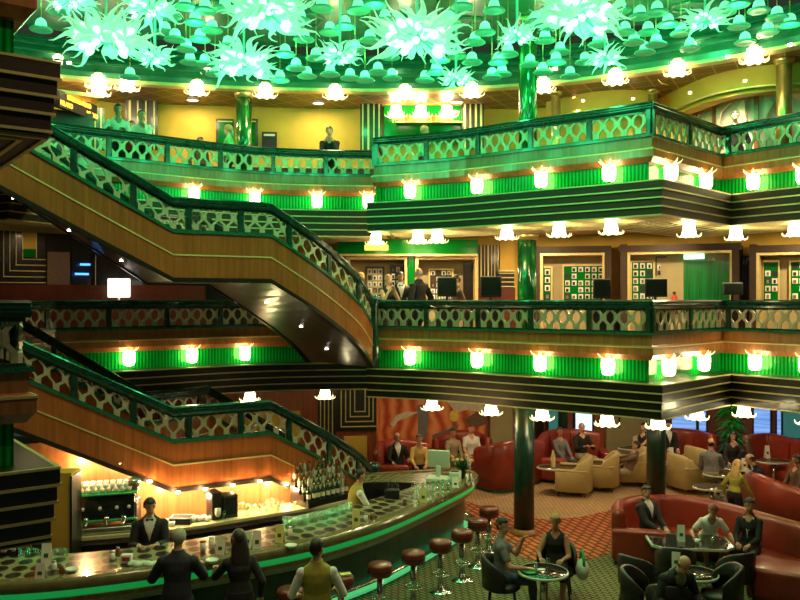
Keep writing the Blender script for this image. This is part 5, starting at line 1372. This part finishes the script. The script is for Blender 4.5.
q=PZ(383,571,.78); np_=thing('note_pad','small pale note pad on the stool beside the waiter','note pad',(q.x-.35,q.y-.15,.835)); m=MB(); m.box((0,0,.012),(.15,.10,.02),.3); m.build('pages','yellow_card',np_); m=MB(); m.box((0,.055,.016),(.15,.012,.03),.3); m.build('binding','black_plastic',np_)
q=np_.location; np_.location=(PZ(341,575,.83).x+.06,PZ(341,575,.83).y,.83)

# ------------------------------------------------------------------ lounge walls and windows
MW=P(378,460,20.6); 
lw=v2((-9,19.5),(-3.2,20.6),(-.62,20.9),(-.55,21.6),(2.35,21.9),(3.0,22.3))
wall([lw[0],lw[1],lw[2]],0,2.56,'wall_left','red_wood'); wall(lw[2:5],0,2.56,'wall_mural','mural')
WR=Path(v2((2.35,21.9),(5.2,22.6),(6.9,22.8),(9.0,22.2),(13,20.5)))
wall(WR.p,0,2.56,'wall_right','far_wall_red')
def on_path(pp,px0,px1,z0,z1,off,th,name,mt,parent=None):
    t0,w0,d0,n0=pp.at_px(px0,off); t1,w1,d1,n1=pp.at_px(px1,off); c=(w0+w1)/2; dv=w1-w0
    m=MB(); m.box((0,0,0),(Vector((dv.x,dv.y,0)).length,th,z1-z0)); o=m.build(name,mt,parent); o.location=(c.x,c.y,(z0+z1)/2); o.rotation_euler=(0,0,math.atan2(dv.y,dv.x)); return o
wi=[0]
def window(px0,px1,z0,z1,glass='sea_daylight',fr='brown_lacquer'):
    wi[0]+=1; e=bpy.data.objects.new('window_%d'%wi[0],None); COL.objects.link(e); e['kind']='structure'
    on_path(WR,px0,px1,z0,z1,.03,.04,'pane',glass,e)
    for a,b in ((px0-1.6,px0),(px1,px1+1.6)): on_path(WR,a,b,z0-.04,z1+.04,.06,.08,'frame',fr,e)
    on_path(WR,px0,px1,z1,z1+.06,.06,.08,'frame',fr,e); on_path(WR,px0,px1,z0-.06,z0,.06,.08,'frame',fr,e)
window(575,592,.80,1.62,'dusk_daylight'); 
window(672,696,.95,2.2); window(699,706,.95,2.2); window(754,770,.95,2.2); window(777,781,.95,2.2); window(548,558,.9,2.0,'teal_pane','black_lacquer'); window(783,812,.90,2.2,'teal_pane')
o=on_path(WR,536,543,0,2.56,.06,.1,'trim_90','black_lacquer'); o['kind']='structure'
o=on_path(WR,560,567,0,2.56,.06,.1,'trim_91','dark_marble'); o['kind']='structure'
o=on_path(WR,606,646,0,2.56,.05,.1,'wall_pier','tan_wall'); o['kind']='structure'
o=on_path(WR,490,512,0,2.3,.10,.1,'door_10','tan_wall'); o['kind']='structure'
# mural shapes painted as flat petals standing slightly proud of the wall
mp_=Path(lw[2:5])
mu=thing('wall_mural','abstract orange mural with pale petals and a yellow round centre','mural',(0,0,0))
def blob(pts,mt,name,off):
    m=MB(); vs=[]
    for dy in (0,.02):
        for px,py in pts:
            t,q,d,n=mp_.at_px(px,off+dy); vs.append((q.x,q.y,E-(py-300)/F*q.y))
    n=len(pts); m.add(vs,[tuple(range(n))[::-1],tuple(range(n,2*n))]+[(i,(i+1)%n,(i+1)%n+n,i+n) for i in range(n)]); m.build(name,mt,mu)
blob([(390,424),(397,415),(405,412),(419,412),(408,417),(398,421),(393,428)],'cloth_cream','petal',.02)
blob([(417,405),(426,404),(429,420),(425,440),(418,440),(418,420)],'cloth_grey','petal',.02)
blob([(446,400),(475,398),(488,408),(480,412),(466,410),(456,413)],'cloth_cream','petal',.02)
blob([(432,435),(446,430),(459,424),(455,432),(443,439),(433,441)],'cloth_grey','petal',.02)
blob([(463,420),(480,410),(490,414),(486,424),(474,428)],'cloth_brown','petal',.02)
blob([(454+4.6*math.cos(2*PI*k/14),416+6*math.sin(2*PI*k/14)) for k in range(14)],'flower_yellow','flower_centre',.04)
def lounge_on(pp,px0,px1,py0,py1,label,kind):
    pass
# striped panel and pictures beyond the lower staircase
LW=Path(lw[:3])
sp2=thing('striped_panel','black square panel of nested pale lines at the foot of the lower staircase','wall panel',(0,0,0))
def lp(px0,px1,py0,py1,off,th,nm,mt,par):
    d=LW.at_px((px0+px1)/2,off)[1].y; return on_path(LW,px0,px1,E-(py1-300)/F*d,E-(py0-300)/F*d,off,th,nm,mt,par)
lp(336,380,388,431,.05,.06,'panel','black_lacquer',sp2)
for k in range(4):
    a=3+5*k; x0,x1,y0,y1=338+a*.9,380-a*.8,386+a*.2,430-a
    if x1-x0<4: continue
    lp(x0,x0+1,y0,y1,.09,.03,'gold_stripe','gold_line',sp2); lp(x1-1,x1,y0,y1,.09,.03,'gold_stripe','gold_line',sp2); lp(x0,x1,y1-1,y1,.09,.03,'gold_stripe','gold_line',sp2)
for px0,px1,py0,py1,lb in ((344,367,436,460,'small yellow wall panel beside the handrail of the lower staircase'),(196,300,412,452,'wide yellow wall panel seen through the lower landing railing')):
    f=thing('yellow_picture',lb,'picture',(0,0,0)); lp(px0,px1,py0,py1,.05,.04,'panel','yellow_wall',f); lp(px0-1,px1+1,py1,py1+1.2,.06,.06,'frame','gold_line',f)
vp=thing('striped_panel','row of black and gold vertical stripes behind the lower staircase','wall panel',(0,0,0)); lp(318,336,392,440,.05,.04,'panel','black_lacquer',vp)
for k in range(4): lp(320+4*k,321+4*k,392,440,.08,.03,'gold_stripe','gold_line',vp)
# ------------------------------------------------------------------ seating
def sofa(path,label,seat_z=.42,back_z=.95,depth=.62,arms=(True,True),mt='red_leather',bulge=None):
    """path runs along the back, the seat on its right hand side"""
    p=catmull([Vector((x,y,0)) for x,y in path],7); r=thing('banquette_sofa',label,'sofa',(0,0,0))
    pa=Path(p)
    def hump(pth,prof_fn,nm,mtt):
        m=MB(); nr=miters(pth); mm=None; vs=[]; n=None
        for i,(q,nn) in enumerate(zip(pth,nr)):
            t=pa.a[i]/pa.len; prof=prof_fn(t); n=len(prof)
            for o,h in prof: vs.append(q+nn*o+Vector((0,0,h)))
        fs=[]
        for i in range(len(pth)-1):
            for k in range(n):
                k2=(k+1)%n; fs.append((i*n+k,(i+1)*n+k,(i+1)*n+k2,i*n+k2))
        q=(len(pth)-1)*n; fs += [tuple(range(n)),tuple(q+n-1-k for k in range(n))]
        m.add(vs,fs,0,True); return m.build(nm,mtt,r)
    def backp(t):
        bz=back_z if not bulge else back_z+bulge*math.sin(PI*t)
        return [(-.02,.10),(.26,.10),(.25,seat_z),(.20,bz-.12),(.17,bz-.03),(.11,bz),(.03,bz-.02),(-.02,bz-.10)]
    hump(p,backp,'backrest',mt)
    sz=seat_z
    hump(p,lambda t:[(.2,.10),(.2,sz-.03),(.26,sz),(.2+depth-.08,sz+.01),(.2+depth-.01,sz-.04),(.2+depth,sz-.12),(.2+depth-.02,.10)],'seat',mt)
    hump(p,lambda t:[(.03,0),(.03,.11),(.2+depth-.06,.11),(.2+depth-.06,0)],'plinth','green_glow_plinth')
    # seams of the back cushions
    for t in (.33,.66):
        q,d,n=pa.at(pa.len*t); m=MB(); bz=back_z if not bulge else back_z+bulge*math.sin(PI*t)
        m.tube([q+n*.262+Vector((0,0,seat_z+.02)),q+n*.215+Vector((0,0,bz-.12)),q+n*.18+Vector((0,0,bz-.02)),q+n*.1+Vector((0,0,bz+.004)),q+n*.0+Vector((0,0,bz-.03))],.008,6); m.build('seam','stool_leather',r)
    for on,t,sg in ((arms[0],0,-1),(arms[1],pa.len,1)):
        if not on: continue
        q,d,n=pa.at(t); c=q+d*sg*.02+n*(.2+depth)/2; m=MB(); rz=math.atan2(d.y,d.x)
        m.rbox((c.x,c.y,.36),(.24,.24+depth,.56),.07,rz,0,4); m.build('arm',mt,r)
    return r
Sx=lambda px,d: (xcol(px,d),d)
sofa([Sx(374,19.2),Sx(377,19.9),Sx(395,20.35),Sx(430,20.3)],'red leather sofa under the orange mural with the man in a suit',.42,1.0,.62,(True,False),bulge=.1)
sofa([Sx(432,20.95),Sx(450,21.3),Sx(475,21.4),Sx(492,21.0)],'red sofa under the mural seating the woman in a white top',.42,1.0,.62,(False,True),bulge=.15)
sofa([(2.75,19.05),(2.2,19.95),(1.45,20.15)][::-1] if False else [Sx(474,19.5),Sx(496,18.95),Sx(521,19.3),Sx(545,20.3)][::-1],'rounded red sofa seen from its back beside the dark green column',.42,1.02,.62,(True,True),bulge=.22)
sofa([Sx(534,20.3),Sx(545,21.2),Sx(570,21.6),Sx(600,21.6)],'red sofa below the rounded window seating a couple',.42,1.05,.62,(True,True),bulge=.12)
sofa([Sx(648,21.6),Sx(672,21.9),Sx(700,21.5),Sx(716,20.8)],'red curved sofa under the blue windows behind the grey shirted man',.42,1.12,.62,(True,False))
sofa([Sx(744,20.9),Sx(765,21.2),Sx(790,20.6),Sx(820,19.4)],'long red sofa below the blue windows with a white card in front',.42,1.1,.62,(False,True))
sofa([Sx(613,13.95),Sx(615,14.7),Sx(641,15.1),Sx(688,15.0),Sx(728,14.5),Sx(773,13.7),Sx(815,13.0),Sx(850,12.2)],'long curved red sofa around the table with the woman in a white dress',.40,.95,.66,(True,False))
sofa([Sx(742,16.9),Sx(752,16.1),Sx(775,15.45),Sx(812,15.0)][::-1],'red sofa with arched back seen from behind at the photo edge',.42,.95,.6,(True,True),bulge=.18)
q=PZ(775,548,.55); ar=thing('red_ottoman','square red leather seat block closing the long sofa beside the woman in black','ottoman',(5.95,12.05,0),-.5); m=MB(); m.rbox((0,0,.34),(1.3,.75,.48),.08,0,0,4); m.build('seat','red_leather',ar); m=MB(); m.box((0,0,.05),(1.15,.6,.10)); m.build('plinth','green_glow_plinth',ar)
def armchair_cream():
    r=thing('cream_armchair','a','armchair')
    m=MB(); m.rbox((0,.02,.33),(.56,.62,.22),.05,0,0,3); m.build('seat_cushion','cream_leather',r)
    m=MB(); m.rbox((0,0,.20),(.72,.72,.16),.03); m.build('base','cream_leather',r)
    p=[Vector((-.40,.36,0)),Vector((-.40,-.10,0)),Vector((-.34,-.32,0)),Vector((0,-.40,0)),Vector((.34,-.32,0)),Vector((.40,-.10,0)),Vector((.40,.36,0))]
    p=catmull(p,5); pp=Path(p)
    m=MB(); vs=[]; nr=miters(p)
    for i,(q,nn) in enumerate(zip(p,nr)):
        t=abs(pp.a[i]/pp.len*2-1); z=.62+.30*max(0,1-(t/.62)**4) if t<.62 else .62
        for o,h in [(-.06,.14),(.06,.14),(.06,z-.05),(.035,z),(-.035,z),(-.06,z-.05)]: vs.append(q-nn*o*1.0+Vector((0,0,h)))
    n=6; fs=[]
    for i in range(len(p)-1):
        for k in range(n): k2=(k+1)%n; fs.append((i*n+k,(i+1)*n+k,(i+1)*n+k2,i*n+k2))
    q=(len(p)-1)*n; fs+=[tuple(range(n)),tuple(q+n-1-k for k in range(n))]; m.add(vs,fs,0,True); m.build('backrest','cream_leather',r)
    for sx in (-1,1):
        m=MB(); m.rbox((sx*.40,.0,.625),(.13,.72,.06),.028); m.build('armrest','cream_leather',r)
        for sy in (-1,1):
            m=MB(); m.lathe([(.018,0),(.03,.14)],(sx*.32,sy*.30,0),10); m.build('leg','cloth_brown',r)
    return r
CA=armchair_cream(); caf=[True]
def cream(px,py,rz,label,z=.0):
    q=PZ(px,py,z)
    if caf[0]: caf[0]=False; CA.location=(q.x,q.y,0); CA.rotation_euler=(0,0,rz); CA['label']=label; CA['group']='cream armchairs'
    else: dup(CA,(q.x,q.y,0),rz,label,'cream armchairs')
cream(573,494,1.25,'cream leather armchair with dark legs closest to the dark green column')
cream(600,489,1.25,'cream armchair directly behind the one closest to the column')
cream(630,484,1.4,'cream armchair with the reclining person, backing onto the marble column')
cream(689,491,-1.35,'cream armchair in front of the grey shirted man, at the long sofa back')
cream(706,482,-1.2,'cream armchair seating the grey shirted man')
def tub():
    r=thing('tub_chair','t','chair')
    m=MB(); m.lathe([(.0,.36),(.24,.365),(.27,.39),(.27,.44),(.22,.47),(0,.48)],seg=20); m.build('seat','dark_leather',r)
    p=[Vector((.28*math.sin(a)*1.0,-.28*math.cos(a)*1.0,0)) for a in np.linspace(-1.75,1.75,17)]
    m=MB(); vs=[]; nr=miters(p)
    for i,(q,nn) in enumerate(zip(p,nr)):
        t=abs(i/16*2-1); z=.86-.22*t**2.5; b=.40
        for o,h in [(-.02,b),(.02,b),(.03,z-.02),(0,z),(-.03,z-.02)]: vs.append(q+nn*o+Vector((0,0,h)))
    n=5; fs=[]
    for i in range(16):
        for k in range(n): k2=(k+1)%n; fs.append((i*n+k,(i+1)*n+k,(i+1)*n+k2,i*n+k2))
    fs+=[tuple(range(n)),tuple(16*n+n-1-k for k in range(n))]; m.add(vs,fs,0,True); m.build('backrest','dark_leather',r)
    for sx,sy in ((-1,-1),(1,-1),(-1,1),(1,1)):
        m=MB(); m.tube([(sx*.17,sy*.17,.37),(sx*.21,sy*.21,0)],[.02,.014],8); m.build('leg','black_lacquer',r)
    return r
TU=tub(); tuf=[True]
def tubc(x,y,rz,label):
    if tuf[0]: tuf[0]=False; TU.location=(x,y,0); TU.rotation_euler=(0,0,rz); TU['label']=label; TU['group']='dark tub chairs'
    else: dup(TU,(x,y,0),rz,label,'dark tub chairs')
tubc(1.50,11.75,face(.8,-.1),'dark tub chair of the man in a dark shirt beside the bar stools')
tubc(2.42,12.35,face(-.25,-1),'dark tub chair of the woman with the pale bag at the small round table')
tubc(3.55,11.9,face(1,.9),'dark tub chair with its back to the carpet, corner of the low glossy table')
tubc(4.25,12.35,face(.3,1),'dark tub chair tucked in front of the low glossy table')
tubc(3.38,11.15,face(.9,-.4),'dark tub chair behind the bent balding man')
tubc(3.62,10.75,face(.35,1),'dark tub chair of the bent balding man')
tubc(4.55,11.35,face(-.8,.1),'dark tub chair with pale lit cushion opposite the bent balding man')
tubc(5.05,12.1,face(-.3,1),'dark tub chair between the low glossy table and the lit cushion chair')
def pedestal_table(x,y,z,rx,ry,label,rz=0,mt='dark_leather',edge='steel',shape='oval'):
    r=thing('lounge_table',label,'table',(x,y,0),rz)
    if shape=='oval':
        m=MB(); m.lathe([(rx*.99,z-.035),(rx,z-.02),(rx*.985,z),(0,z)],seg=32,sy=ry/rx); m.build('tabletop',mt,r)
        m=MB(); m.lathe([(rx*.95,z-.04),(rx*1.02,z-.03),(rx*1.02,z-.005),(rx*.985,z+.006),(rx*.965,z+.004)],seg=32,sy=ry/rx,cap=False); m.build('edge_band',edge,r)
    else:
        poly=[(-rx,-ry*.6),(-rx*.75,-ry),(rx*.75,-ry),(rx,-ry*.6),(rx,ry*.6),(rx*.75,ry),(-rx*.75,ry),(-rx,ry*.6)]
        m=MB(); m.prism([(a*.96,b*.96) for a,b in poly],z-.03,z+.003); m.build('tabletop',mt,r)
        m=MB(); m.prism(poly,z-.04,z); m.build('edge_band',edge,r)
    m=MB(); m.lathe([(.045,.03),(.04,z-.04)],seg=14); m.build('pedestal','chrome',r)
    m=MB(); m.lathe([(.24,0),(.24,.02),(.06,.05)],seg=24); m.build('base','steel',r)
    return r
mat('table_gloss',(.03,.02,.015),.08,0,.4,9,coat=.6); mat('table_brown',(.12,.07,.04),.12,0,.3,14,coat=.5)
q=PZ(543,571,.68); pedestal_table(q.x,q.y,.68,.36,.36,'small round table with drinks between the couple beside the bar stools',0,'table_gloss','pale_plastic'); T1=(q.x,q.y)
q=PZ(689,541,.58); pedestal_table(q.x,q.y,.58,.66,.42,'low glossy table in front of the woman in a white dress',-.1,'table_gloss','pale_plastic','oct'); T2=(q.x,q.y)
q=PZ(694,573,.62); pedestal_table(q.x,q.y,.62,.34,.34,'small round table under the bent balding man',0,'table_gloss','pale_plastic'); T3=(q.x,q.y)
for px,py,rx,ry,lb in ((560,467,.55,.32,'oval brown table in front of the sofa couple, with a yellow bottle'),(602,463,.5,.3,'oval brown table beside the couple below the rounded window'),(447,452,.55,.3,'oval table in front of the sofas under the mural'),(478,440,.4,.25,'small oval table beside the woman in a white top'),(637,448,.5,.28,'oval table behind the reclining person'),(668,462,.42,.28,'oval table beside the marble column with a white card'),(722,474,.42,.3,'oval table among the group by the plant'),(742,468,.42,.3,'oval table with pink drink in front of the man in black'),(774,461,.42,.28,'oval table with a white card below the blue windows'),(712,487,.4,.28,'oval table beside the walking blonde woman')):
    q=PZ(px,py,.6); pedestal_table(q.x,q.y,.6,rx,ry,lb,0,'table_brown','pale_plastic')
def tcard(px,py,z,label,h=.24,mt='white_card',w=.12):
    q=PZ(px,py,z); card((q.x,q.y,z),random.uniform(-.4,.4),label,mt,w,h)
tcard(681,541,.583,'tall pale card on the low glossy table',.27); tcard(676,568,.625,'pale card on the small table beside the bent balding man',.24)
tcard(494,440,.6,'white card on the small oval table under the mural',.25); tcard(420,455,.6,'white card on the oval table by the woman in yellow',.25) if False else None
tcard(635,447,.6,'white card on the oval table behind the reclining person',.3); tcard(671,461,.6,'white card on the oval table beside the marble column',.34)
tcard(744,470,.6,'white card on the table in front of the man in black',.28); tcard(767,458,.6,'white card on the table below the blue windows',.32); tcard(618,461,.6,'thin white card held up near the reclining person',.22)
q=PZ(553,467,.6); yb=thing('yellow_bottle','tall yellow bottle on the oval table by the sofa couple','bottle',(q.x,q.y,.6)); m=MB(); m.lathe([(.05,0),(.055,.02),(.055,.26),(.03,.33),(.03,.38),(0,.38)],seg=14); m.build('glass_body','yellow_card',yb); m=MB(); m.lathe([(.032,.38),(.032,.41),(0,.412)],seg=12); m.build('cap','gold',yb)
for i,(px,py,z,lb) in enumerate(((536,572,.68,'stemmed glass on the small round table, man side'),(548,568,.68,'stemmed glass on the small round table, woman side'),(700,539,.583,'glass on the low glossy table by the white dress'),(712,546,.583,'glass at the corner of the low glossy table'),(688,572,.62,'glass on the table of the bent balding man'),(590,463,.6,'glass on the table below the rounded window'),(640,447,.6,'glass behind the reclining person'),(729,470,.6,'glass among the group by the plant'),(754,467,.6,'glass in front of the man in black'))):
    q=PZ(px,py,z); put_glass('w' if i%2 else 't',(q.x,q.y,z),lb,'drinks on the lounge tables')
for i,(px,py,z,lb,mt) in enumerate(((541,570,.68,'white napkin on the small round table','china'),(697,544,.583,'small white votive on the low glossy table','china'),(747,466,.6,'pink cocktail on the table in front of the man in black','flower_orange'),(530,573,.68,'green patterned plate on the small round table','green_bead'),(606,462,.6,'blue lit phone on the table below the rounded window','lit_board'))):
    q=PZ(px,py,z); nm=['napkin','votive','cocktail','plate','phone'][i]; r=thing(nm,lb,nm,(q.x,q.y,z)); m=MB()
    if nm in('napkin','phone'): m.rbox((0,0,.008),(.12,.08,.014),.005)
    elif nm=='plate': m.lathe([(.05,0),(.09,.012),(.1,.02),(.0,.012)],seg=20)
    else: m.lathe([(.03,0),(.04,.08),(.035,.08),(.0,.06)],seg=14)
    m.build('glass_body' if nm in('votive','cocktail') else 'body',mt,r)
# plant by the windows
q=P(731,450,21.2); pt=thing('potted_plant','bright green leafy plant in front of the dark window','plant',(q.x,q.y,0)); m=MB(); m.lathe([(.16,0),(.22,.4),(.2,.4),(.0,.36)],seg=18); m.build('pot','dark_marble',pt)
m=MB(); m.tube([(0,0,.3),(.02,0,1.2),(0,.02,1.9)],.02,8); m.build('stem','cloth_brown',pt); m=MB(); rnd=random.Random(9)
for k in range(160):
    a=rnd.uniform(0,6.28); z0=rnd.uniform(.7,1.9); el=rnd.uniform(-.4,.9); l=rnd.uniform(.25,.55); v=Vector((math.cos(a)*math.cos(el),math.sin(a)*math.cos(el),math.sin(el))); b=Vector((0,0,z0)); s=v.cross(Vector((0,0,1))).normalized()*.05
    m.add([b,b+v*l*.55+s,b+v*l-Vector((0,0,.1)),b+v*l*.55-s,b+v*l*.5+Vector((0,0,.03))],[(0,1,4),(1,2,4),(2,3,4),(3,0,4),(0,3,2,1)])
m.build('foliage','bright_leaf',pt)
fbx=thing('framed_picture','small dark framed picture on the tan pier beside the rounded window','picture',(0,0,0)); on_path(WR,612,620,1.0,1.45,.12,.04,'frame','black_lacquer',fbx); on_path(WR,613.5,618.5,1.05,1.4,.15,.03,'canvas','tan_wall',fbx)
# pale bag beside the woman
bg=thing('pale_bag','pale round handbag hanging on the dark tub chair of the woman','bag',(2.78,12.2,.35)); m=MB(); m.ell((0,0,.14),(.10,.17,.16),14,9); m.build('bag_body','pale_plastic',bg); m=MB(); m.tube([(0,.12*math.cos(a),.22+.2*math.sin(a)) for a in np.linspace(0,PI,9)],.022,8); m.build('strap','green_bead',bg)
# ------------------------------------------------------------------ light, world, camera
def light(kind,loc,en,col,size=.3,rot=None,name='added_lamp',sx=None):
    li=bpy.data.lights.new(name,kind); li.energy=en; li.color=col
    if kind=='AREA': li.size=size
    else: li.shadow_soft_size=size
    o=bpy.data.objects.new(name,li); COL.objects.link(o); o.location=loc
    if rot: o.rotation_euler=rot
    return o
for t in np.linspace(1.5,BB.len-1.0,9):
    qz=BB.at(t)[0]
    wz=min(wl,key=lambda v:(v.x-qz.x)**2+(v.y-qz.y)**2).z-.355-.95
    bar_light(t,-.42,max(.25,min(wz,1.15)),24)
WARM=(1,.72,.38)
# added fill lamps for the lounge, shops and top deck, hidden behind the cornices
def ceil_fill(x,y,z,en,where,r=.14):
    l=thing('ceiling_fill_lamp','added round ceiling fill lamp '+where,'ceiling lamp',(x,y,z),group='added ceiling fill lamps '+where)
    m=MB(); m.lathe([(0,-.012),(r,-.012),(r,.015),(0,.015)],seg=18); m.build('diffuser','lit_board',l); m=MB(); m.lathe([(r,-.02),(r*1.15,-.015),(r*1.15,.01),(r,.01)],seg=18,cap=False); m.build('trim_ring','gold',l)
    o=light('AREA',(x,y,z-.03),en,WARM,.25); o.data.shape='DISK'
for x,y in ((0.6,19.6),(3.2,19.6),(5.6,20.2),(8.2,19.6),(4.2,17.4),(7.2,17.9),(9.4,17.0),(-2,19)): ceil_fill(x,y,D2-.75,16,'over the lounge')
for x,y in ((-8,17.5),(-5.5,18.7),(0.5,18.6),(3.2,18.2),(5.8,17.6),(8.6,16.6),(-2.2,19.3)): ceil_fill(x,y,D3-.75,10 if x<-3 else 100,'over the middle deck')
for x,y in ((-8.6,18.0),(-5,19.3),(-2,19.6),(1.4,19.5),(4.2,19.0),(9.5,16.8)): ceil_fill(x,y,ZC-.02,26,'over the top deck')
# unseen spot lamps added in the dome to brighten atrium and near balcony
for x,y,tx,ty,tz in ((-3.5,9.5,-4.5,13,3),(0,10,-1,14,1.5),(3.5,9.5,3,14,1),(6,9,5,14,1.5),(-1,7.5,-2.5,10.5,1),(.8,5.5,-3.6,6.4,4.4)):
    l=thing('unseen_dome_spot','unseen warm spot lamp added in the dome above the atrium','spotlight',(x,y,ZC+.98),group='unseen dome spot lamps'); m=MB(); m.lathe([(0,-.03),(.08,-.03),(.11,.02),(0,.02)],seg=14); m.build('lens','white_spot',l)
    v=Vector((tx-x,ty-y,tz-ZC-.9)); o=light('SPOT',(x,y,ZC+.9),300,(1,.72,.40),.12,v.to_track_quat('-Z','Y').to_euler()); o.data.spot_size=1.5; o.data.spot_blend=.8
w=bpy.data.worlds.new('World'); SC.world=w; w.use_nodes=True
bgn=w.node_tree.nodes['Background']; bgn.inputs['Color'].default_value=(.35,.5,.3,1); bgn.inputs['Strength'].default_value=.05
cam=bpy.data.cameras.new('Camera'); cam.sensor_width=36; cam.lens=36*F/800; co=bpy.data.objects.new('Camera',cam); COL.objects.link(co)
co.location=(0,0,E); co.rotation_euler=(PI/2,0,0); cam.clip_end=200; SC.camera=co
SC.view_settings.view_transform='Standard'; SC.view_settings.look='None'; SC.view_settings.gamma=1; SC.view_settings.use_curve_mapping=False
SC.view_settings.exposure=0.45
